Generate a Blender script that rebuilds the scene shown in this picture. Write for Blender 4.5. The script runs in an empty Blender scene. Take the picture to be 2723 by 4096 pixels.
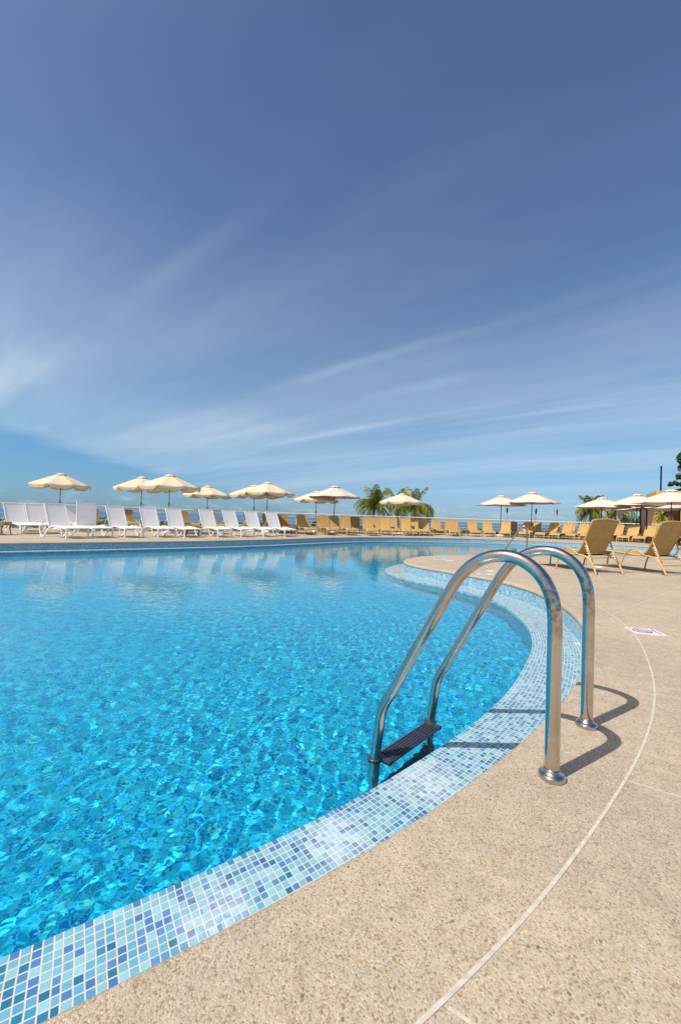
import bpy, math, random
import numpy as np
from mathutils import Vector, Matrix

# ------------------------------------------------------------------ camera, world, sun
SC = bpy.context.scene
COL = SC.collection
F, HC, ROLL, PITCH, CX = 1640.0, 0.85, math.atan(0.03), math.atan(26 / 1640.0), 1361.5
cam_d = bpy.data.cameras.new('camera')
cam = bpy.data.objects.new('camera', cam_d)
COL.objects.link(cam)
SC.camera = cam
cam_d.sensor_fit = 'HORIZONTAL'
cam_d.sensor_width = 24.0
cam_d.lens = 24.0 * F / 2723.0
cam_d.clip_start = 0.05
cam_d.clip_end = 60000
_fw = Vector((0, math.cos(PITCH), math.sin(PITCH)))
_u0 = Vector((0, -math.sin(PITCH), math.cos(PITCH)))
_r0 = Vector((1, 0, 0))
_ri = _r0 * math.cos(ROLL) + _u0 * math.sin(ROLL)
_up = _u0 * math.cos(ROLL) - _r0 * math.sin(ROLL)
cam.matrix_world = Matrix(((_ri.x, _up.x, -_fw.x, 0), (_ri.y, _up.y, -_fw.y, 0), (_ri.z, _up.z, -_fw.z, HC), (0, 0, 0, 1)))
cam_d.dof.use_dof = False

SUN_EL, SHADOW_AZ = 53.0, 58.0          # shadows fall towards this bearing (clockwise from +Y)
SC.view_settings.view_transform = 'Standard'
SC.view_settings.look = 'None'
SC.view_settings.exposure = 0.36
SC.view_settings.gamma = 1.0
W = bpy.data.worlds.new('World')
SC.world = W
W.use_nodes = True
SC.render.engine = 'CYCLES'
CY = SC.cycles
CY.use_denoising = True
CY.max_bounces = 8
CY.transparent_max_bounces = 12
CY.transmission_bounces = 6
CY.glossy_bounces = 4
CY.diffuse_bounces = 3
CY.caustics_refractive = True
CY.caustics_reflective = False
CY.blur_glossy = 0.5
CY.sample_clamp_indirect = 6.0


class N:
    """tiny node helper"""
    def __init__(self, tree):
        self.t = tree
        self.n = tree.nodes
        self.l = tree.links

    def add(self, typ, **kw):
        n = self.n.new(typ)
        for k, v in kw.items():
            if k.startswith('i_'):
                key = k[2:]
                n.inputs[int(key) if key.isdigit() else key].default_value = v
            else:
                setattr(n, k, v)
        return n

    def link(self, a, b):
        self.l.new(a, b)

    def math(self, op, a, b=None, c=None, clamp=False):
        n = self.n.new('ShaderNodeMath')
        n.operation = op
        n.use_clamp = clamp
        for i, x in enumerate((a, b, c)):
            if x is None:
                continue
            if isinstance(x, (int, float)):
                n.inputs[i].default_value = x
            else:
                self.l.new(x, n.inputs[i])
        return n.outputs[0]

    def mix(self, f, a, b, blend='MIX'):
        n = self.n.new('ShaderNodeMix')
        n.data_type = 'RGBA'
        n.blend_type = blend
        for s, x in ((n.inputs[0], f), (n.inputs[6], a), (n.inputs[7], b)):
            if isinstance(x, (int, float)):
                s.default_value = x
            elif isinstance(x, tuple):
                s.default_value = x if len(x) == 4 else x + (1,)
            else:
                self.l.new(x, s)
        return n.outputs[2]

    def ramp(self, fac, stops, interp='LINEAR'):
        n = self.n.new('ShaderNodeValToRGB')
        cr = n.color_ramp
        cr.interpolation = interp
        while len(cr.elements) < len(stops):
            cr.elements.new(0.5)
        for e, (p, c) in zip(cr.elements, stops):
            e.position = p
            e.color = (c if isinstance(c, tuple) else (c, c, c)) + (() if isinstance(c, tuple) and len(c) == 4 else (1,))
        self.l.new(fac, n.inputs[0])
        return n.outputs[0]

    def noise(self, vec, scale, detail=3, rough=0.5, dist=0.0):
        n = self.add('ShaderNodeTexNoise')
        n.inputs['Scale'].default_value = scale
        n.inputs['Detail'].default_value = detail
        n.inputs['Roughness'].default_value = rough
        n.inputs['Distortion'].default_value = dist
        if vec is not None:
            self.l.new(vec, n.inputs['Vector'])
        return n.outputs['Fac']


def build_world():
    T = N(W.node_tree)
    T.n.clear()
    out = T.add('ShaderNodeOutputWorld')
    bg = T.add('ShaderNodeBackground', i_Strength=0.075)
    sky = T.add('ShaderNodeTexSky', sky_type='NISHITA', sun_disc=False, sun_elevation=math.radians(SUN_EL),
                sun_rotation=math.radians(SHADOW_AZ + 180), altitude=0, air_density=1.0, dust_density=0.3, ozone_density=1.6)
    geo = T.add('ShaderNodeTexCoord')
    sep = T.add('ShaderNodeSeparateXYZ')
    T.link(geo.outputs['Generated'], sep.inputs[0])
    z = T.math('MAXIMUM', T.math('ADD', sep.outputs[2], 0.06), 0.02)
    px = T.math('DIVIDE', sep.outputs[0], z)
    py = T.math('DIVIDE', sep.outputs[1], z)
    # cirrus sheet coordinates: streaks run along bearing 51.7 deg left of +Y
    a = math.radians(51.7)
    dx, dy = -math.sin(a), math.cos(a)
    along = T.math('ADD', T.math('MULTIPLY', px, dx), T.math('MULTIPLY', py, dy))
    across = T.math('ADD', T.math('MULTIPLY', px, dy), T.math('MULTIPLY', py, -dx))
    comb = T.add('ShaderNodeCombineXYZ')
    T.link(T.math('MULTIPLY', along, 0.16), comb.inputs[0])
    T.link(across, comb.inputs[1])
    comb.inputs[2].default_value = 3.7
    warp = T.add('ShaderNodeTexNoise')
    warp.inputs['Scale'].default_value = 0.5
    warp.inputs['Detail'].default_value = 2
    T.link(comb.outputs[0], warp.inputs['Vector'])
    wv = T.add('ShaderNodeVectorMath', operation='MULTIPLY_ADD')
    T.link(warp.outputs['Color'], wv.inputs[0])
    wv.inputs[1].default_value = (0.5, 0.9, 0)
    T.link(comb.outputs[0], wv.inputs[2])
    streak = T.noise(wv.outputs[0], 1.15, 7, 0.60)
    comb2 = T.add('ShaderNodeCombineXYZ')
    T.link(T.math('MULTIPLY', along, 0.32), comb2.inputs[0])
    T.link(T.math('MULTIPLY', across, 0.5), comb2.inputs[1])
    comb2.inputs[2].default_value = 8.3
    big = T.noise(comb2.outputs[0], 0.8, 4, 0.5)
    s1 = T.ramp(streak, [(0.38, 0.0), (0.82, 1.0)])
    b1 = T.ramp(big, [(0.30, 0.12), (0.68, 1.0)])
    veil = T.math('MULTIPLY', s1, b1)
    # thin even veil that thickens low over the sea, clear gap right on the horizon
    low = T.ramp(sep.outputs[2], [(0.0, 0.25), (0.06, 0.55), (0.12, 1.0), (0.24, 0.90), (0.40, 0.60), (0.58, 0.16), (0.9, 0.05)])
    leftw = T.ramp(sep.outputs[0], [(0.0, 1.0), (0.36, 0.55), (1.0, 0.25)])   # more cloud on the left side
    lw = T.math('ADD', T.math('MULTIPLY', sep.outputs[0], -0.55), 0.72)
    wz = T.noise(comb2.outputs[0], 2.2, 4, 0.6)
    edge = T.math('SUBTRACT', T.math('ADD', T.math('ADD', 3.75, T.math('MULTIPLY', across, 0.55)), T.math('MULTIPLY', wz, 1.3)), along)
    edge = T.ramp(T.math('DIVIDE', edge, 2.0, clamp=True), [(0.0, 0.0), (0.28, 0.80), (1.0, 1.0)])
    cov = T.math('MULTIPLY', T.math('ADD', T.math('MULTIPLY', veil, 0.80), 0.27), T.math('ADD', low, T.math('MULTIPLY', lw, 0.10)), clamp=True)
    cov = T.math('MULTIPLY', cov, edge)
    # single long wisps of the cirrus sheet: (across, half width, along from, along to, strength)
    acw = T.math('ADD', across, T.math('MULTIPLY', T.math('SUBTRACT', wz, 0.5), 0.16))
    fib = T.ramp(streak, [(0.36, 0.15), (0.62, 1.0)])
    for c_, w_, a0_, a1_, st_ in ((0.76, 0.045, 0.75, 2.0, 0.15), (0.97, 0.06, 0.1, 1.1, 0.08), (1.79, 0.050, -0.4, 2.3, 0.24), (1.95, 0.16, 0.4, 3.2, 0.14), (2.27, 0.07, 0.7, 1.7, 0.26),
                                  (3.18, 0.09, -0.3, 1.4, 0.34), (2.88, 0.09, 1.5, 3.6, 0.30), (0.70, 0.13, 2.2, 4.2, 0.50), (0.40, 0.20, 0.9, 3.0, 0.10), (2.2, 0.5, 2.2, 5.0, 0.26), (4.7, 0.3, 0.3, 3.4, 0.20)):
        g_ = T.math('DIVIDE', T.math('SUBTRACT', acw, c_), w_)
        g_ = T.math('POWER', 2.71828, T.math('MULTIPLY', T.math('MULTIPLY', g_, g_), -1.0))
        m0 = T.math('MULTIPLY', T.math('SUBTRACT', along, a0_), 1.6, clamp=True)
        m1_ = T.math('MULTIPLY', T.math('SUBTRACT', a1_, along), 1.3, clamp=True)
        g_ = T.math('MULTIPLY', T.math('MULTIPLY', g_, T.math('MULTIPLY', m0, m1_)), T.math('MULTIPLY', fib, st_))
        cov = T.math('ADD', cov, T.math('MULTIPLY', g_, edge), clamp=True)
    # little far cumulus puffs just over the horizon
    comb3 = T.add('ShaderNodeCombineXYZ')
    T.link(T.math('MULTIPLY', T.math('ARCTAN2', sep.outputs[0], sep.outputs[1]), 11.0), comb3.inputs[0])
    T.link(T.math('MULTIPLY', sep.outputs[2], 34.0), comb3.inputs[1])
    puff = T.noise(comb3.outputs[0], 1.3, 5, 0.6)
    pband = T.ramp(sep.outputs[2], [(0.006, 0.0), (0.016, 1.0), (0.030, 0.7), (0.05, 0.0)])
    p1 = T.math('MULTIPLY', T.math('MULTIPLY', T.ramp(puff, [(0.52, 0.0), (0.72, 1.0)]), pband), 0.5)
    cloudcol = T.add('ShaderNodeRGB')
    cloudcol.outputs[0].default_value = (7.2, 8.3, 9.2, 1)
    haze_t = T.ramp(sep.outputs[2], [(0.0, (0.36, 0.62, 1.06)), (0.05, (0.44, 0.72, 1.10)), (0.16, (0.54, 0.92, 1.14)), (0.35, (0.56, 0.92, 1.20)), (0.6, (0.60, 0.88, 1.19)), (0.9, (0.70, 0.86, 1.10))])
    m1 = T.mix(T.math('MULTIPLY', cov, 0.75), T.mix(1.0, sky.outputs[0], haze_t, 'MULTIPLY'), cloudcol.outputs[0])
    m2 = T.mix(p1, m1, cloudcol.outputs[0])
    # glow round the sun, behind the camera, added to lift and warm shadows
    sv = T.add('ShaderNodeVectorMath', operation='DOT_PRODUCT')
    T.link(geo.outputs['Generated'], sv.inputs[0])
    a_, e_ = math.radians(SHADOW_AZ + 180), math.radians(SUN_EL)
    sv.inputs[1].default_value = (math.sin(a_) * math.cos(e_), math.cos(a_) * math.cos(e_), math.sin(e_))
    gl_ = T.math('POWER', T.math('MAXIMUM', sv.outputs['Value'], 0.0), 8.0)
    m2 = T.mix(T.math('MULTIPLY', gl_, 0.8), m2, (22.0, 19.0, 15.0, 1))
    T.link(m2, bg.inputs[0])
    T.link(bg.outputs[0], out.inputs[0])


build_world()
sun_d = bpy.data.lights.new('sun', 'SUN')
sun_d.energy = 3.75
sun_d.angle = math.radians(0.53)
sun_d.color = (1.0, 0.945, 0.85)
sun = bpy.data.objects.new('sun', sun_d)
COL.objects.link(sun)
_a, _e = math.radians(SHADOW_AZ), math.radians(SUN_EL)
_ld = Vector((math.sin(_a) * math.cos(_e), math.cos(_a) * math.cos(_e), -math.sin(_e)))
sun.rotation_euler = _ld.to_track_quat('-Z', 'Y').to_euler()
sun.location = -_ld * 40

# ------------------------------------------------------------------ survey helpers


def ray(x, y):
    u, v = x - CX, y - 2048.0
    uu = u * math.cos(ROLL) + v * math.sin(ROLL)
    vv = -u * math.sin(ROLL) + v * math.cos(ROLL)
    return (uu, F * math.cos(PITCH) + vv * math.sin(PITCH), -vv * math.cos(PITCH) + F * math.sin(PITCH))


def gp(x, y, z=0.0):
    d = ray(x, y)
    t = (z - HC) / d[2]
    return Vector((d[0] * t, d[1] * t, z))


def hz(x):
    return 2074 + 0.03 * (x - CX)


def at(x, D):
    """ground point under photo column x at depth D"""
    v = HC * F / D
    g = gp(x, hz(x) + v)
    return g * (D / g.y) if g.y else g


def tag(o, label=None, cat=None, group=None, kind=None):
    if label:
        o['label'] = label
    if cat:
        o['category'] = cat
    if group:
        o['group'] = group
    if kind:
        o['kind'] = kind
    return o


def empty(name, loc=(0, 0, 0), rz=0.0, label=None, cat=None, group=None):
    o = bpy.data.objects.new(name, None)
    COL.objects.link(o)
    o.location = loc
    o.rotation_euler = (0, 0, rz)
    o.empty_display_size = 0.1
    return tag(o, label, cat, group)


def dup(root):
    r = root.copy()
    COL.objects.link(r)
    for ch in list(root.children):
        c = ch.copy()
        COL.objects.link(c)
        c.parent = r
        for g in list(ch.children):
            d = g.copy()
            COL.objects.link(d)
            d.parent = c
    return r


class MB:
    def __init__(self):
        self.v, self.f, self.uv, self.sm = [], [], [], []

    def face(self, idx, uv=None, smooth=False):
        self.f.append(tuple(idx))
        self.uv.append(uv)
        self.sm.append(smooth)

    def box(self, c, s, M=None):
        b = len(self.v)
        for dz in (-.5, .5):
            for dx, dy in ((-.5, -.5), (.5, -.5), (.5, .5), (-.5, .5)):
                p = Vector((dx * s[0], dy * s[1], dz * s[2]))
                if M is not None:
                    p = M @ p
                self.v.append(Vector(c) + p)
        for q in ((0, 3, 2, 1), (4, 5, 6, 7), (0, 1, 5, 4), (1, 2, 6, 5), (2, 3, 7, 6), (3, 0, 4, 7)):
            self.face([b + i for i in q])
        return self

    def tube(self, path, r, n=10, cap=True, closed=False):
        P = [Vector(p) for p in path]
        m = len(P)
        rs = r if isinstance(r, (list, tuple)) else [r] * m
        T = []
        for i in range(m):
            if closed:
                t = P[(i + 1) % m] - P[i - 1]
            else:
                t = P[min(i + 1, m - 1)] - P[max(i - 1, 0)]
            T.append(t.normalized())
        ref = Vector((0, 0, 1)) if abs(T[0].z) < 0.9 else Vector((1, 0, 0))
        nrm = (ref - T[0] * ref.dot(T[0])).normalized()
        b = len(self.v)
        for i in range(m):
            nrm = (nrm - T[i] * nrm.dot(T[i])).normalized()
            bi = T[i].cross(nrm)
            for k in range(n):
                a = 2 * math.pi * k / n
                self.v.append(P[i] + (nrm * math.cos(a) + bi * math.sin(a)) * rs[i])
        for i in range(m if closed else m - 1):
            j = (i + 1) % m
            for k in range(n):
                k2 = (k + 1) % n
                self.face((b + i * n + k, b + i * n + k2, b + j * n + k2, b + j * n + k), None, True)
        if cap and not closed:
            self.face([b + k for k in range(n)][::-1])
            self.face([b + (m - 1) * n + k for k in range(n)])
        return self

    def grid(self, rows, smooth=True, uvs=None):
        """rows: list of equal length point lists"""
        b = len(self.v)
        m, n = len(rows), len(rows[0])
        for r_ in rows:
            self.v.extend(Vector(p) for p in r_)
        for i in range(m - 1):
            for j in range(n - 1):
                uv = None
                if uvs:
                    uv = (uvs[i][j], uvs[i][j + 1], uvs[i + 1][j + 1], uvs[i + 1][j])
                self.face((b + i * n + j, b + i * n + j + 1, b + (i + 1) * n + j + 1, b + (i + 1) * n + j), uv, smooth)
        return self

    def lathe(self, c, prof, n=20, smooth=True):
        c = Vector(c)
        rows = []
        for r_, z in prof:
            rows.append([c + Vector((r_ * math.cos(2 * math.pi * k / n), r_ * math.sin(2 * math.pi * k / n), z)) for k in range(n)])
        b = len(self.v)
        for r_ in rows:
            self.v.extend(r_)
        for i in range(len(rows) - 1):
            for k in range(n):
                k2 = (k + 1) % n
                self.face((b + i * n + k, b + i * n + k2, b + (i + 1) * n + k2, b + (i + 1) * n + k), None, smooth)
        self.face([b + k for k in range(n)][::-1])
        self.face([b + (len(rows) - 1) * n + k for k in range(n)])
        return self

    def build(self, name, mat, parent=None, loc=None, solid=0.0):
        me = bpy.data.meshes.new(name)
        me.from_pydata([tuple(p) for p in self.v], [], self.f)
        me.polygons.foreach_set('use_smooth', self.sm)
        if any(u is not None for u in self.uv):
            L = me.uv_layers.new(name='UVMap')
            k = 0
            for f, u in zip(self.f, self.uv):
                for i in range(len(f)):
                    if u is not None:
                        L.data[k].uv = u[i]
                    k += 1
        if mat:
            me.materials.append(mat)
        me.update()
        o = bpy.data.objects.new(name, me)
        COL.objects.link(o)
        if parent:
            o.parent = parent
        if loc is not None:
            o.location = loc
        if solid:
            md = o.modifiers.new('thickness', 'SOLIDIFY')
            md.thickness = solid
            md.offset = 0
        return o


def cr(P, per=8, closed=False):
    """Catmull-Rom through points"""
    P = [Vector(p) for p in P]
    n = len(P)
    out = []
    for i in range(n if closed else n - 1):
        if closed:
            p0, p1, p2, p3 = P[i - 1], P[i], P[(i + 1) % n], P[(i + 2) % n]
        else:
            p0, p1, p2, p3 = P[max(i - 1, 0)], P[i], P[i + 1], P[min(i + 2, n - 1)]
        for k in range(per):
            t = k / per
            out.append(0.5 * ((2 * p1) + (p2 - p0) * t + (2 * p0 - 5 * p1 + 4 * p2 - p3) * t * t + (3 * p1 - p0 - 3 * p2 + p3) * t ** 3))
    if not closed:
        out.append(P[-1])
    return out


# ------------------------------------------------------------------ materials
def newmat(name):
    m = bpy.data.materials.new(name)
    m.use_nodes = True
    T = N(m.node_tree)
    T.n.clear()
    out = T.add('ShaderNodeOutputMaterial')
    return m, T, out


def principled(T, out, color, rough=0.5, metal=0.0, spec=0.5):
    p = T.add('ShaderNodeBsdfPrincipled')
    if isinstance(color, tuple):
        p.inputs['Base Color'].default_value = color + (1,)
    else:
        T.link(color, p.inputs['Base Color'])
    if isinstance(rough, (int, float)):
        p.inputs['Roughness'].default_value = rough
    else:
        T.link(rough, p.inputs['Roughness'])
    p.inputs['Metallic'].default_value = metal
    p.inputs['Specular IOR Level'].default_value = spec
    T.link(p.outputs[0], out.inputs[0])
    return p


def bump(T, p, h, strength=0.4, dist=0.002):
    b = T.add('ShaderNodeBump')
    b.inputs['Strength'].default_value = strength
    b.inputs['Distance'].default_value = dist
    T.link(h, b.inputs['Height'])
    T.link(b.outputs[0], p.inputs['Normal'])
    return b


def simple(name, color, rough=0.5, metal=0.0, spec=0.5, var=0.08, vscale=6.0):
    m, T, out = newmat(name)
    tc = T.add('ShaderNodeTexCoord')
    n = T.noise(tc.outputs['Object'], vscale, 4, 0.6)
    lo = tuple(c * (1 - var * 1.6) for c in color)
    hi = tuple(min(1, c * (1 + var)) for c in color)
    c = T.mix(n, lo + (1,), hi + (1,))
    p = principled(T, out, c, rough, metal, spec)
    return m


def mat_deck():
    m, T, out = newmat('aggregate')
    tc = T.add('ShaderNodeTexCoord')
    v1 = T.add('ShaderNodeTexVoronoi')
    v1.inputs['Scale'].default_value = 260
    T.link(tc.outputs['Object'], v1.inputs['Vector'])
    sep = T.add('ShaderNodeSeparateColor')
    T.link(v1.outputs['Color'], sep.inputs[0])
    peb = T.ramp(sep.outputs[0], [(0.0, (0.30, 0.215, 0.13)), (0.09, (0.48, 0.37, 0.24)), (0.30, (0.60, 0.505, 0.375)), (0.52, (0.64, 0.56, 0.445)),
                                  (0.74, (0.60, 0.485, 0.33)), (0.86, (0.72, 0.64, 0.52)), (0.96, (0.52, 0.48, 0.42))], 'CONSTANT')
    # coarse sparse dark stones
    v2 = T.add('ShaderNodeTexVoronoi')
    v2.inputs['Scale'].default_value = 62
    T.link(tc.outputs['Object'], v2.inputs['Vector'])
    sep2 = T.add('ShaderNodeSeparateColor')
    T.link(v2.outputs['Color'], sep2.inputs[0])
    dk = T.math('MULTIPLY', T.math('GREATER_THAN', sep2.outputs[1], 0.90), T.math('LESS_THAN', v2.outputs['Distance'], T.math('MULTIPLY', sep2.outputs[2], 0.24)))
    big = T.noise(tc.outputs['Object'], 1.3, 5, 0.55)
    mid = T.noise(tc.outputs['Object'], 14, 4, 0.6)
    peb = T.mix(0.30, peb, (0.50, 0.435, 0.34, 1))
    peb = T.mix(1.0, peb, (0.925, 0.905, 0.895, 1), 'MULTIPLY')
    c1 = T.mix(1.0, peb, T.ramp(mid, [(0.25, (0.80, 0.79, 0.78)), (0.75, (1.04, 1.03, 1.02))]), 'MULTIPLY')
    c2 = T.mix(1.0, c1, T.ramp(big, [(0.28, (0.80, 0.81, 0.84)), (0.7, (1.02, 1.0, 0.97))]), 'MULTIPLY')
    v3 = T.add('ShaderNodeTexVoronoi')
    v3.inputs['Scale'].default_value = 120
    T.link(tc.outputs['Object'], v3.inputs['Vector'])
    s3 = T.add('ShaderNodeSeparateColor')
    T.link(v3.outputs['Color'], s3.inputs[0])
    rust = T.math('MULTIPLY', T.math('GREATER_THAN', s3.outputs[0], 0.90), T.math('LESS_THAN', v3.outputs['Distance'], 0.30))
    c2 = T.mix(T.math('MULTIPLY', rust, 0.55), c2, (0.40, 0.20, 0.07, 1))
    c3 = T.mix(T.math('MULTIPLY', dk, 0.75), c2, (0.12, 0.09, 0.065, 1))
    # occasional damp / dirt stains
    st = T.noise(tc.outputs['Object'], 3.1, 6, 0.68, 0.6)
    c4 = T.mix(T.math('MULTIPLY', T.ramp(st, [(0.60, 0.0), (0.78, 1.0)]), 0.30), c3, (0.25, 0.17, 0.10, 1))
    # keep the grain from aliasing away into noise far off: blend to its mean by distance from the pool ladder corner
    p = principled(T, out, c4, 0.85, 0, 0.3)
    bump(T, p, T.math('ADD', T.math('MULTIPLY', v1.outputs['Distance'], -1.0), T.math('MULTIPLY', mid, 0.3)), 0.45, 0.0025)
    return m


def mosaic(name, tile, stops, grout, rough=0.16, glare=0.0, use_uv=True, bump_s=0.5, spec=0.5, gw=0.115):
    m, T, out = newmat(name)
    tc = T.add('ShaderNodeTexCoord')
    sep = T.add('ShaderNodeSeparateXYZ')
    T.link(tc.outputs['UV' if use_uv else 'Object'], sep.inputs[0])
    u = T.math('DIVIDE', sep.outputs[0], tile)
    v = T.math('DIVIDE', sep.outputs[1], tile)
    # paper-backed sheets of 15 x 15 chips never line up exactly
    su = T.math('FLOOR', T.math('DIVIDE', u, 15.0))
    sv = T.math('FLOOR', T.math('DIVIDE', v, 9.0))
    shc = T.add('ShaderNodeCombineXYZ')
    T.link(su, shc.inputs[0])
    T.link(sv, shc.inputs[1])
    wn0 = T.add('ShaderNodeTexWhiteNoise', noise_dimensions='3D')
    T.link(shc.outputs[0], wn0.inputs['Vector'])
    s0 = T.add('ShaderNodeSeparateColor')
    T.link(wn0.outputs['Color'], s0.inputs[0])
    u2 = T.math('ADD', u, T.math('MULTIPLY', s0.outputs[0], 0.35))
    v2 = T.math('ADD', v, T.math('MULTIPLY', s0.outputs[1], 0.0))
    wob = T.noise(tc.outputs['UV' if use_uv else 'Object'], 9.0, 2)
    u3 = T.math('ADD', u2, T.math('MULTIPLY', T.math('SUBTRACT', wob, 0.5), 0.35))
    iu = T.math('FLOOR', u3)
    iv = T.math('FLOOR', v2)
    cc = T.add('ShaderNodeCombineXYZ')
    T.link(iu, cc.inputs[0])
    T.link(iv, cc.inputs[1])
    T.link(s0.outputs[2], cc.inputs[2])
    wn = T.add('ShaderNodeTexWhiteNoise', noise_dimensions='3D')
    T.link(cc.outputs[0], wn.inputs['Vector'])
    sc = T.add('ShaderNodeSeparateColor')
    T.link(wn.outputs['Color'], sc.inputs[0])
    col = T.ramp(sc.outputs[0], stops, 'CONSTANT')
    vv = T.noise(tc.outputs['UV' if use_uv else 'Object'], 130, 3, 0.6)
    val = T.math('ADD', T.math('MULTIPLY', sc.outputs[1], 0.22), T.math('ADD', 0.70, T.math('MULTIPLY', vv, 0.36)))
    cv = T.add('ShaderNodeCombineColor')
    for i in range(3):
        T.link(val, cv.inputs[i])
    col = T.mix(1.0, col, cv.outputs[0], 'MULTIPLY')
    fu = T.math('ABSOLUTE', T.math('SUBTRACT', T.math('FRACT', u3), 0.5))
    fv = T.math('ABSOLUTE', T.math('SUBTRACT', T.math('FRACT', v2), 0.5))
    mx = T.math('MAXIMUM', fu, fv)
    edge = 0.5 - gw / 2 - 0.015
    g = T.math('DIVIDE', T.math('SUBTRACT', mx, edge), 0.025, clamp=True)
    c = T.mix(g, col, grout)
    if glare:
        # pale patches painted into the tile colour for sun glare on the ledge
        s = None
        for (bx, by, br) in ((0.355, 1.70, 0.20), (0.02, 1.36, 0.14), (1.02, 2.72, 0.22), (1.55, 4.2, 0.3), (-0.30, 1.10, 0.12)):
            vs_ = T.add('ShaderNodeVectorMath', operation='DISTANCE')
            T.link(tc.outputs['Object'], vs_.inputs[0])
            vs_.inputs[1].default_value = (bx, by, Z_SHELF)
            f = T.math('SUBTRACT', 1.0, T.math('DIVIDE', vs_.outputs['Value'], br), clamp=True)
            s = f if s is None else T.math('MAXIMUM', s, f)
        s2 = T.noise(tc.outputs['Object'], 19, 5, 0.7, 1.4)
        k = T.math('MULTIPLY', T.ramp(s, [(0.0, 0.0), (0.55, 1.0)]), T.ramp(s2, [(0.36, 0.10), (0.60, 1.0)]))
        c = T.mix(T.math('MULTIPLY', k, glare), c, (0.74, 0.76, 0.78, 1))
    ro = T.math('ADD', T.math('MULTIPLY', g, 0.5), rough)
    p = principled(T, out, c, ro, 0, spec)
    h = T.math('ADD', T.math('MULTIPLY', g, -1.0), T.math('ADD', T.math('MULTIPLY', sc.outputs[2], 0.4), T.math('MULTIPLY', vv, 0.25)))
    bump(T, p, h, bump_s, 0.0012)
    return m


def mat_water():
    m, T, out = newmat('water')
    rf = T.add('ShaderNodeBsdfRefraction', i_Roughness=0.0, i_IOR=1.333)
    rf.inputs['Color'].default_value = (0.27, 0.88, 1.0, 1)
    gl = T.add('ShaderNodeBsdfGlossy', i_Roughness=0.02)
    gl.inputs['Color'].default_value = (1, 1, 1, 1)
    tc = T.add('ShaderNodeTexCoord')
    bp = T.add('ShaderNodeBump', i_Strength=1.0, i_Distance=1.0)
    n1 = T.noise(tc.outputs['Object'], 27, 1, 0.5, 0.2)
    n2 = T.noise(tc.outputs['Object'], 55, 1, 0.5)
    T.link(T.math('ADD', T.math('MULTIPLY', n1, 0.0024), T.math('MULTIPLY', n2, 0.00025)), bp.inputs['Height'])
    T.link(bp.outputs[0], rf.inputs['Normal'])
    bp2 = T.add('ShaderNodeBump', i_Strength=1.0, i_Distance=1.0)
    T.link(T.math('MULTIPLY', n1, 0.0007), bp2.inputs['Height'])
    T.link(bp2.outputs[0], gl.inputs['Normal'])
    fr = T.add('ShaderNodeFresnel', i_IOR=1.333)
    mx = T.add('ShaderNodeMixShader')
    T.link(fr.outputs[0], mx.inputs[0])
    T.link(rf.outputs[0], mx.inputs[1])
    T.link(gl.outputs[0], mx.inputs[2])
    T.link(mx.outputs[0], out.inputs[0])
    return m


def mat_steel():
    m, T, out = newmat('polished_steel')
    tc = T.add('ShaderNodeTexCoord')
    n = T.noise(tc.outputs['Object'], 9, 6, 0.7)
    n2 = T.noise(tc.outputs['Object'], 70, 4, 0.6)
    ro = T.math('ADD', 0.075, T.math('MULTIPLY', T.ramp(n, [(0.40, 0.0), (0.7, 1.0)]), 0.16))
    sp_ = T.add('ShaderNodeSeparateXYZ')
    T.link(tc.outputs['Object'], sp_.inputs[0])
    dark_refl = T.math('MULTIPLY', T.ramp(sp_.outputs[2], [(0.44, 0.0), (0.54, 1.0), (0.64, 1.0), (0.69, 0.0)]), T.math('LESS_THAN', sp_.outputs[0], 0.07))  # dark reflection painted into the steel colour on the outer bend
    dark_refl = T.math('MULTIPLY', dark_refl, T.ramp(T.noise(tc.outputs['Object'], 26, 6, 0.75, 0.8), [(0.40, 0.0), (0.58, 1.0)]))
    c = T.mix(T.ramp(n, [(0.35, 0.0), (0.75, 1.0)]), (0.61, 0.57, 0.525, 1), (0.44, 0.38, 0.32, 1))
    c = T.mix(T.math('MULTIPLY', dark_refl, 0.75), c, (0.16, 0.12, 0.09, 1))
    p = principled(T, out, c, ro, 1.0)
    bump(T, p, n2, 0.05, 0.0006)
    return m


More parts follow.
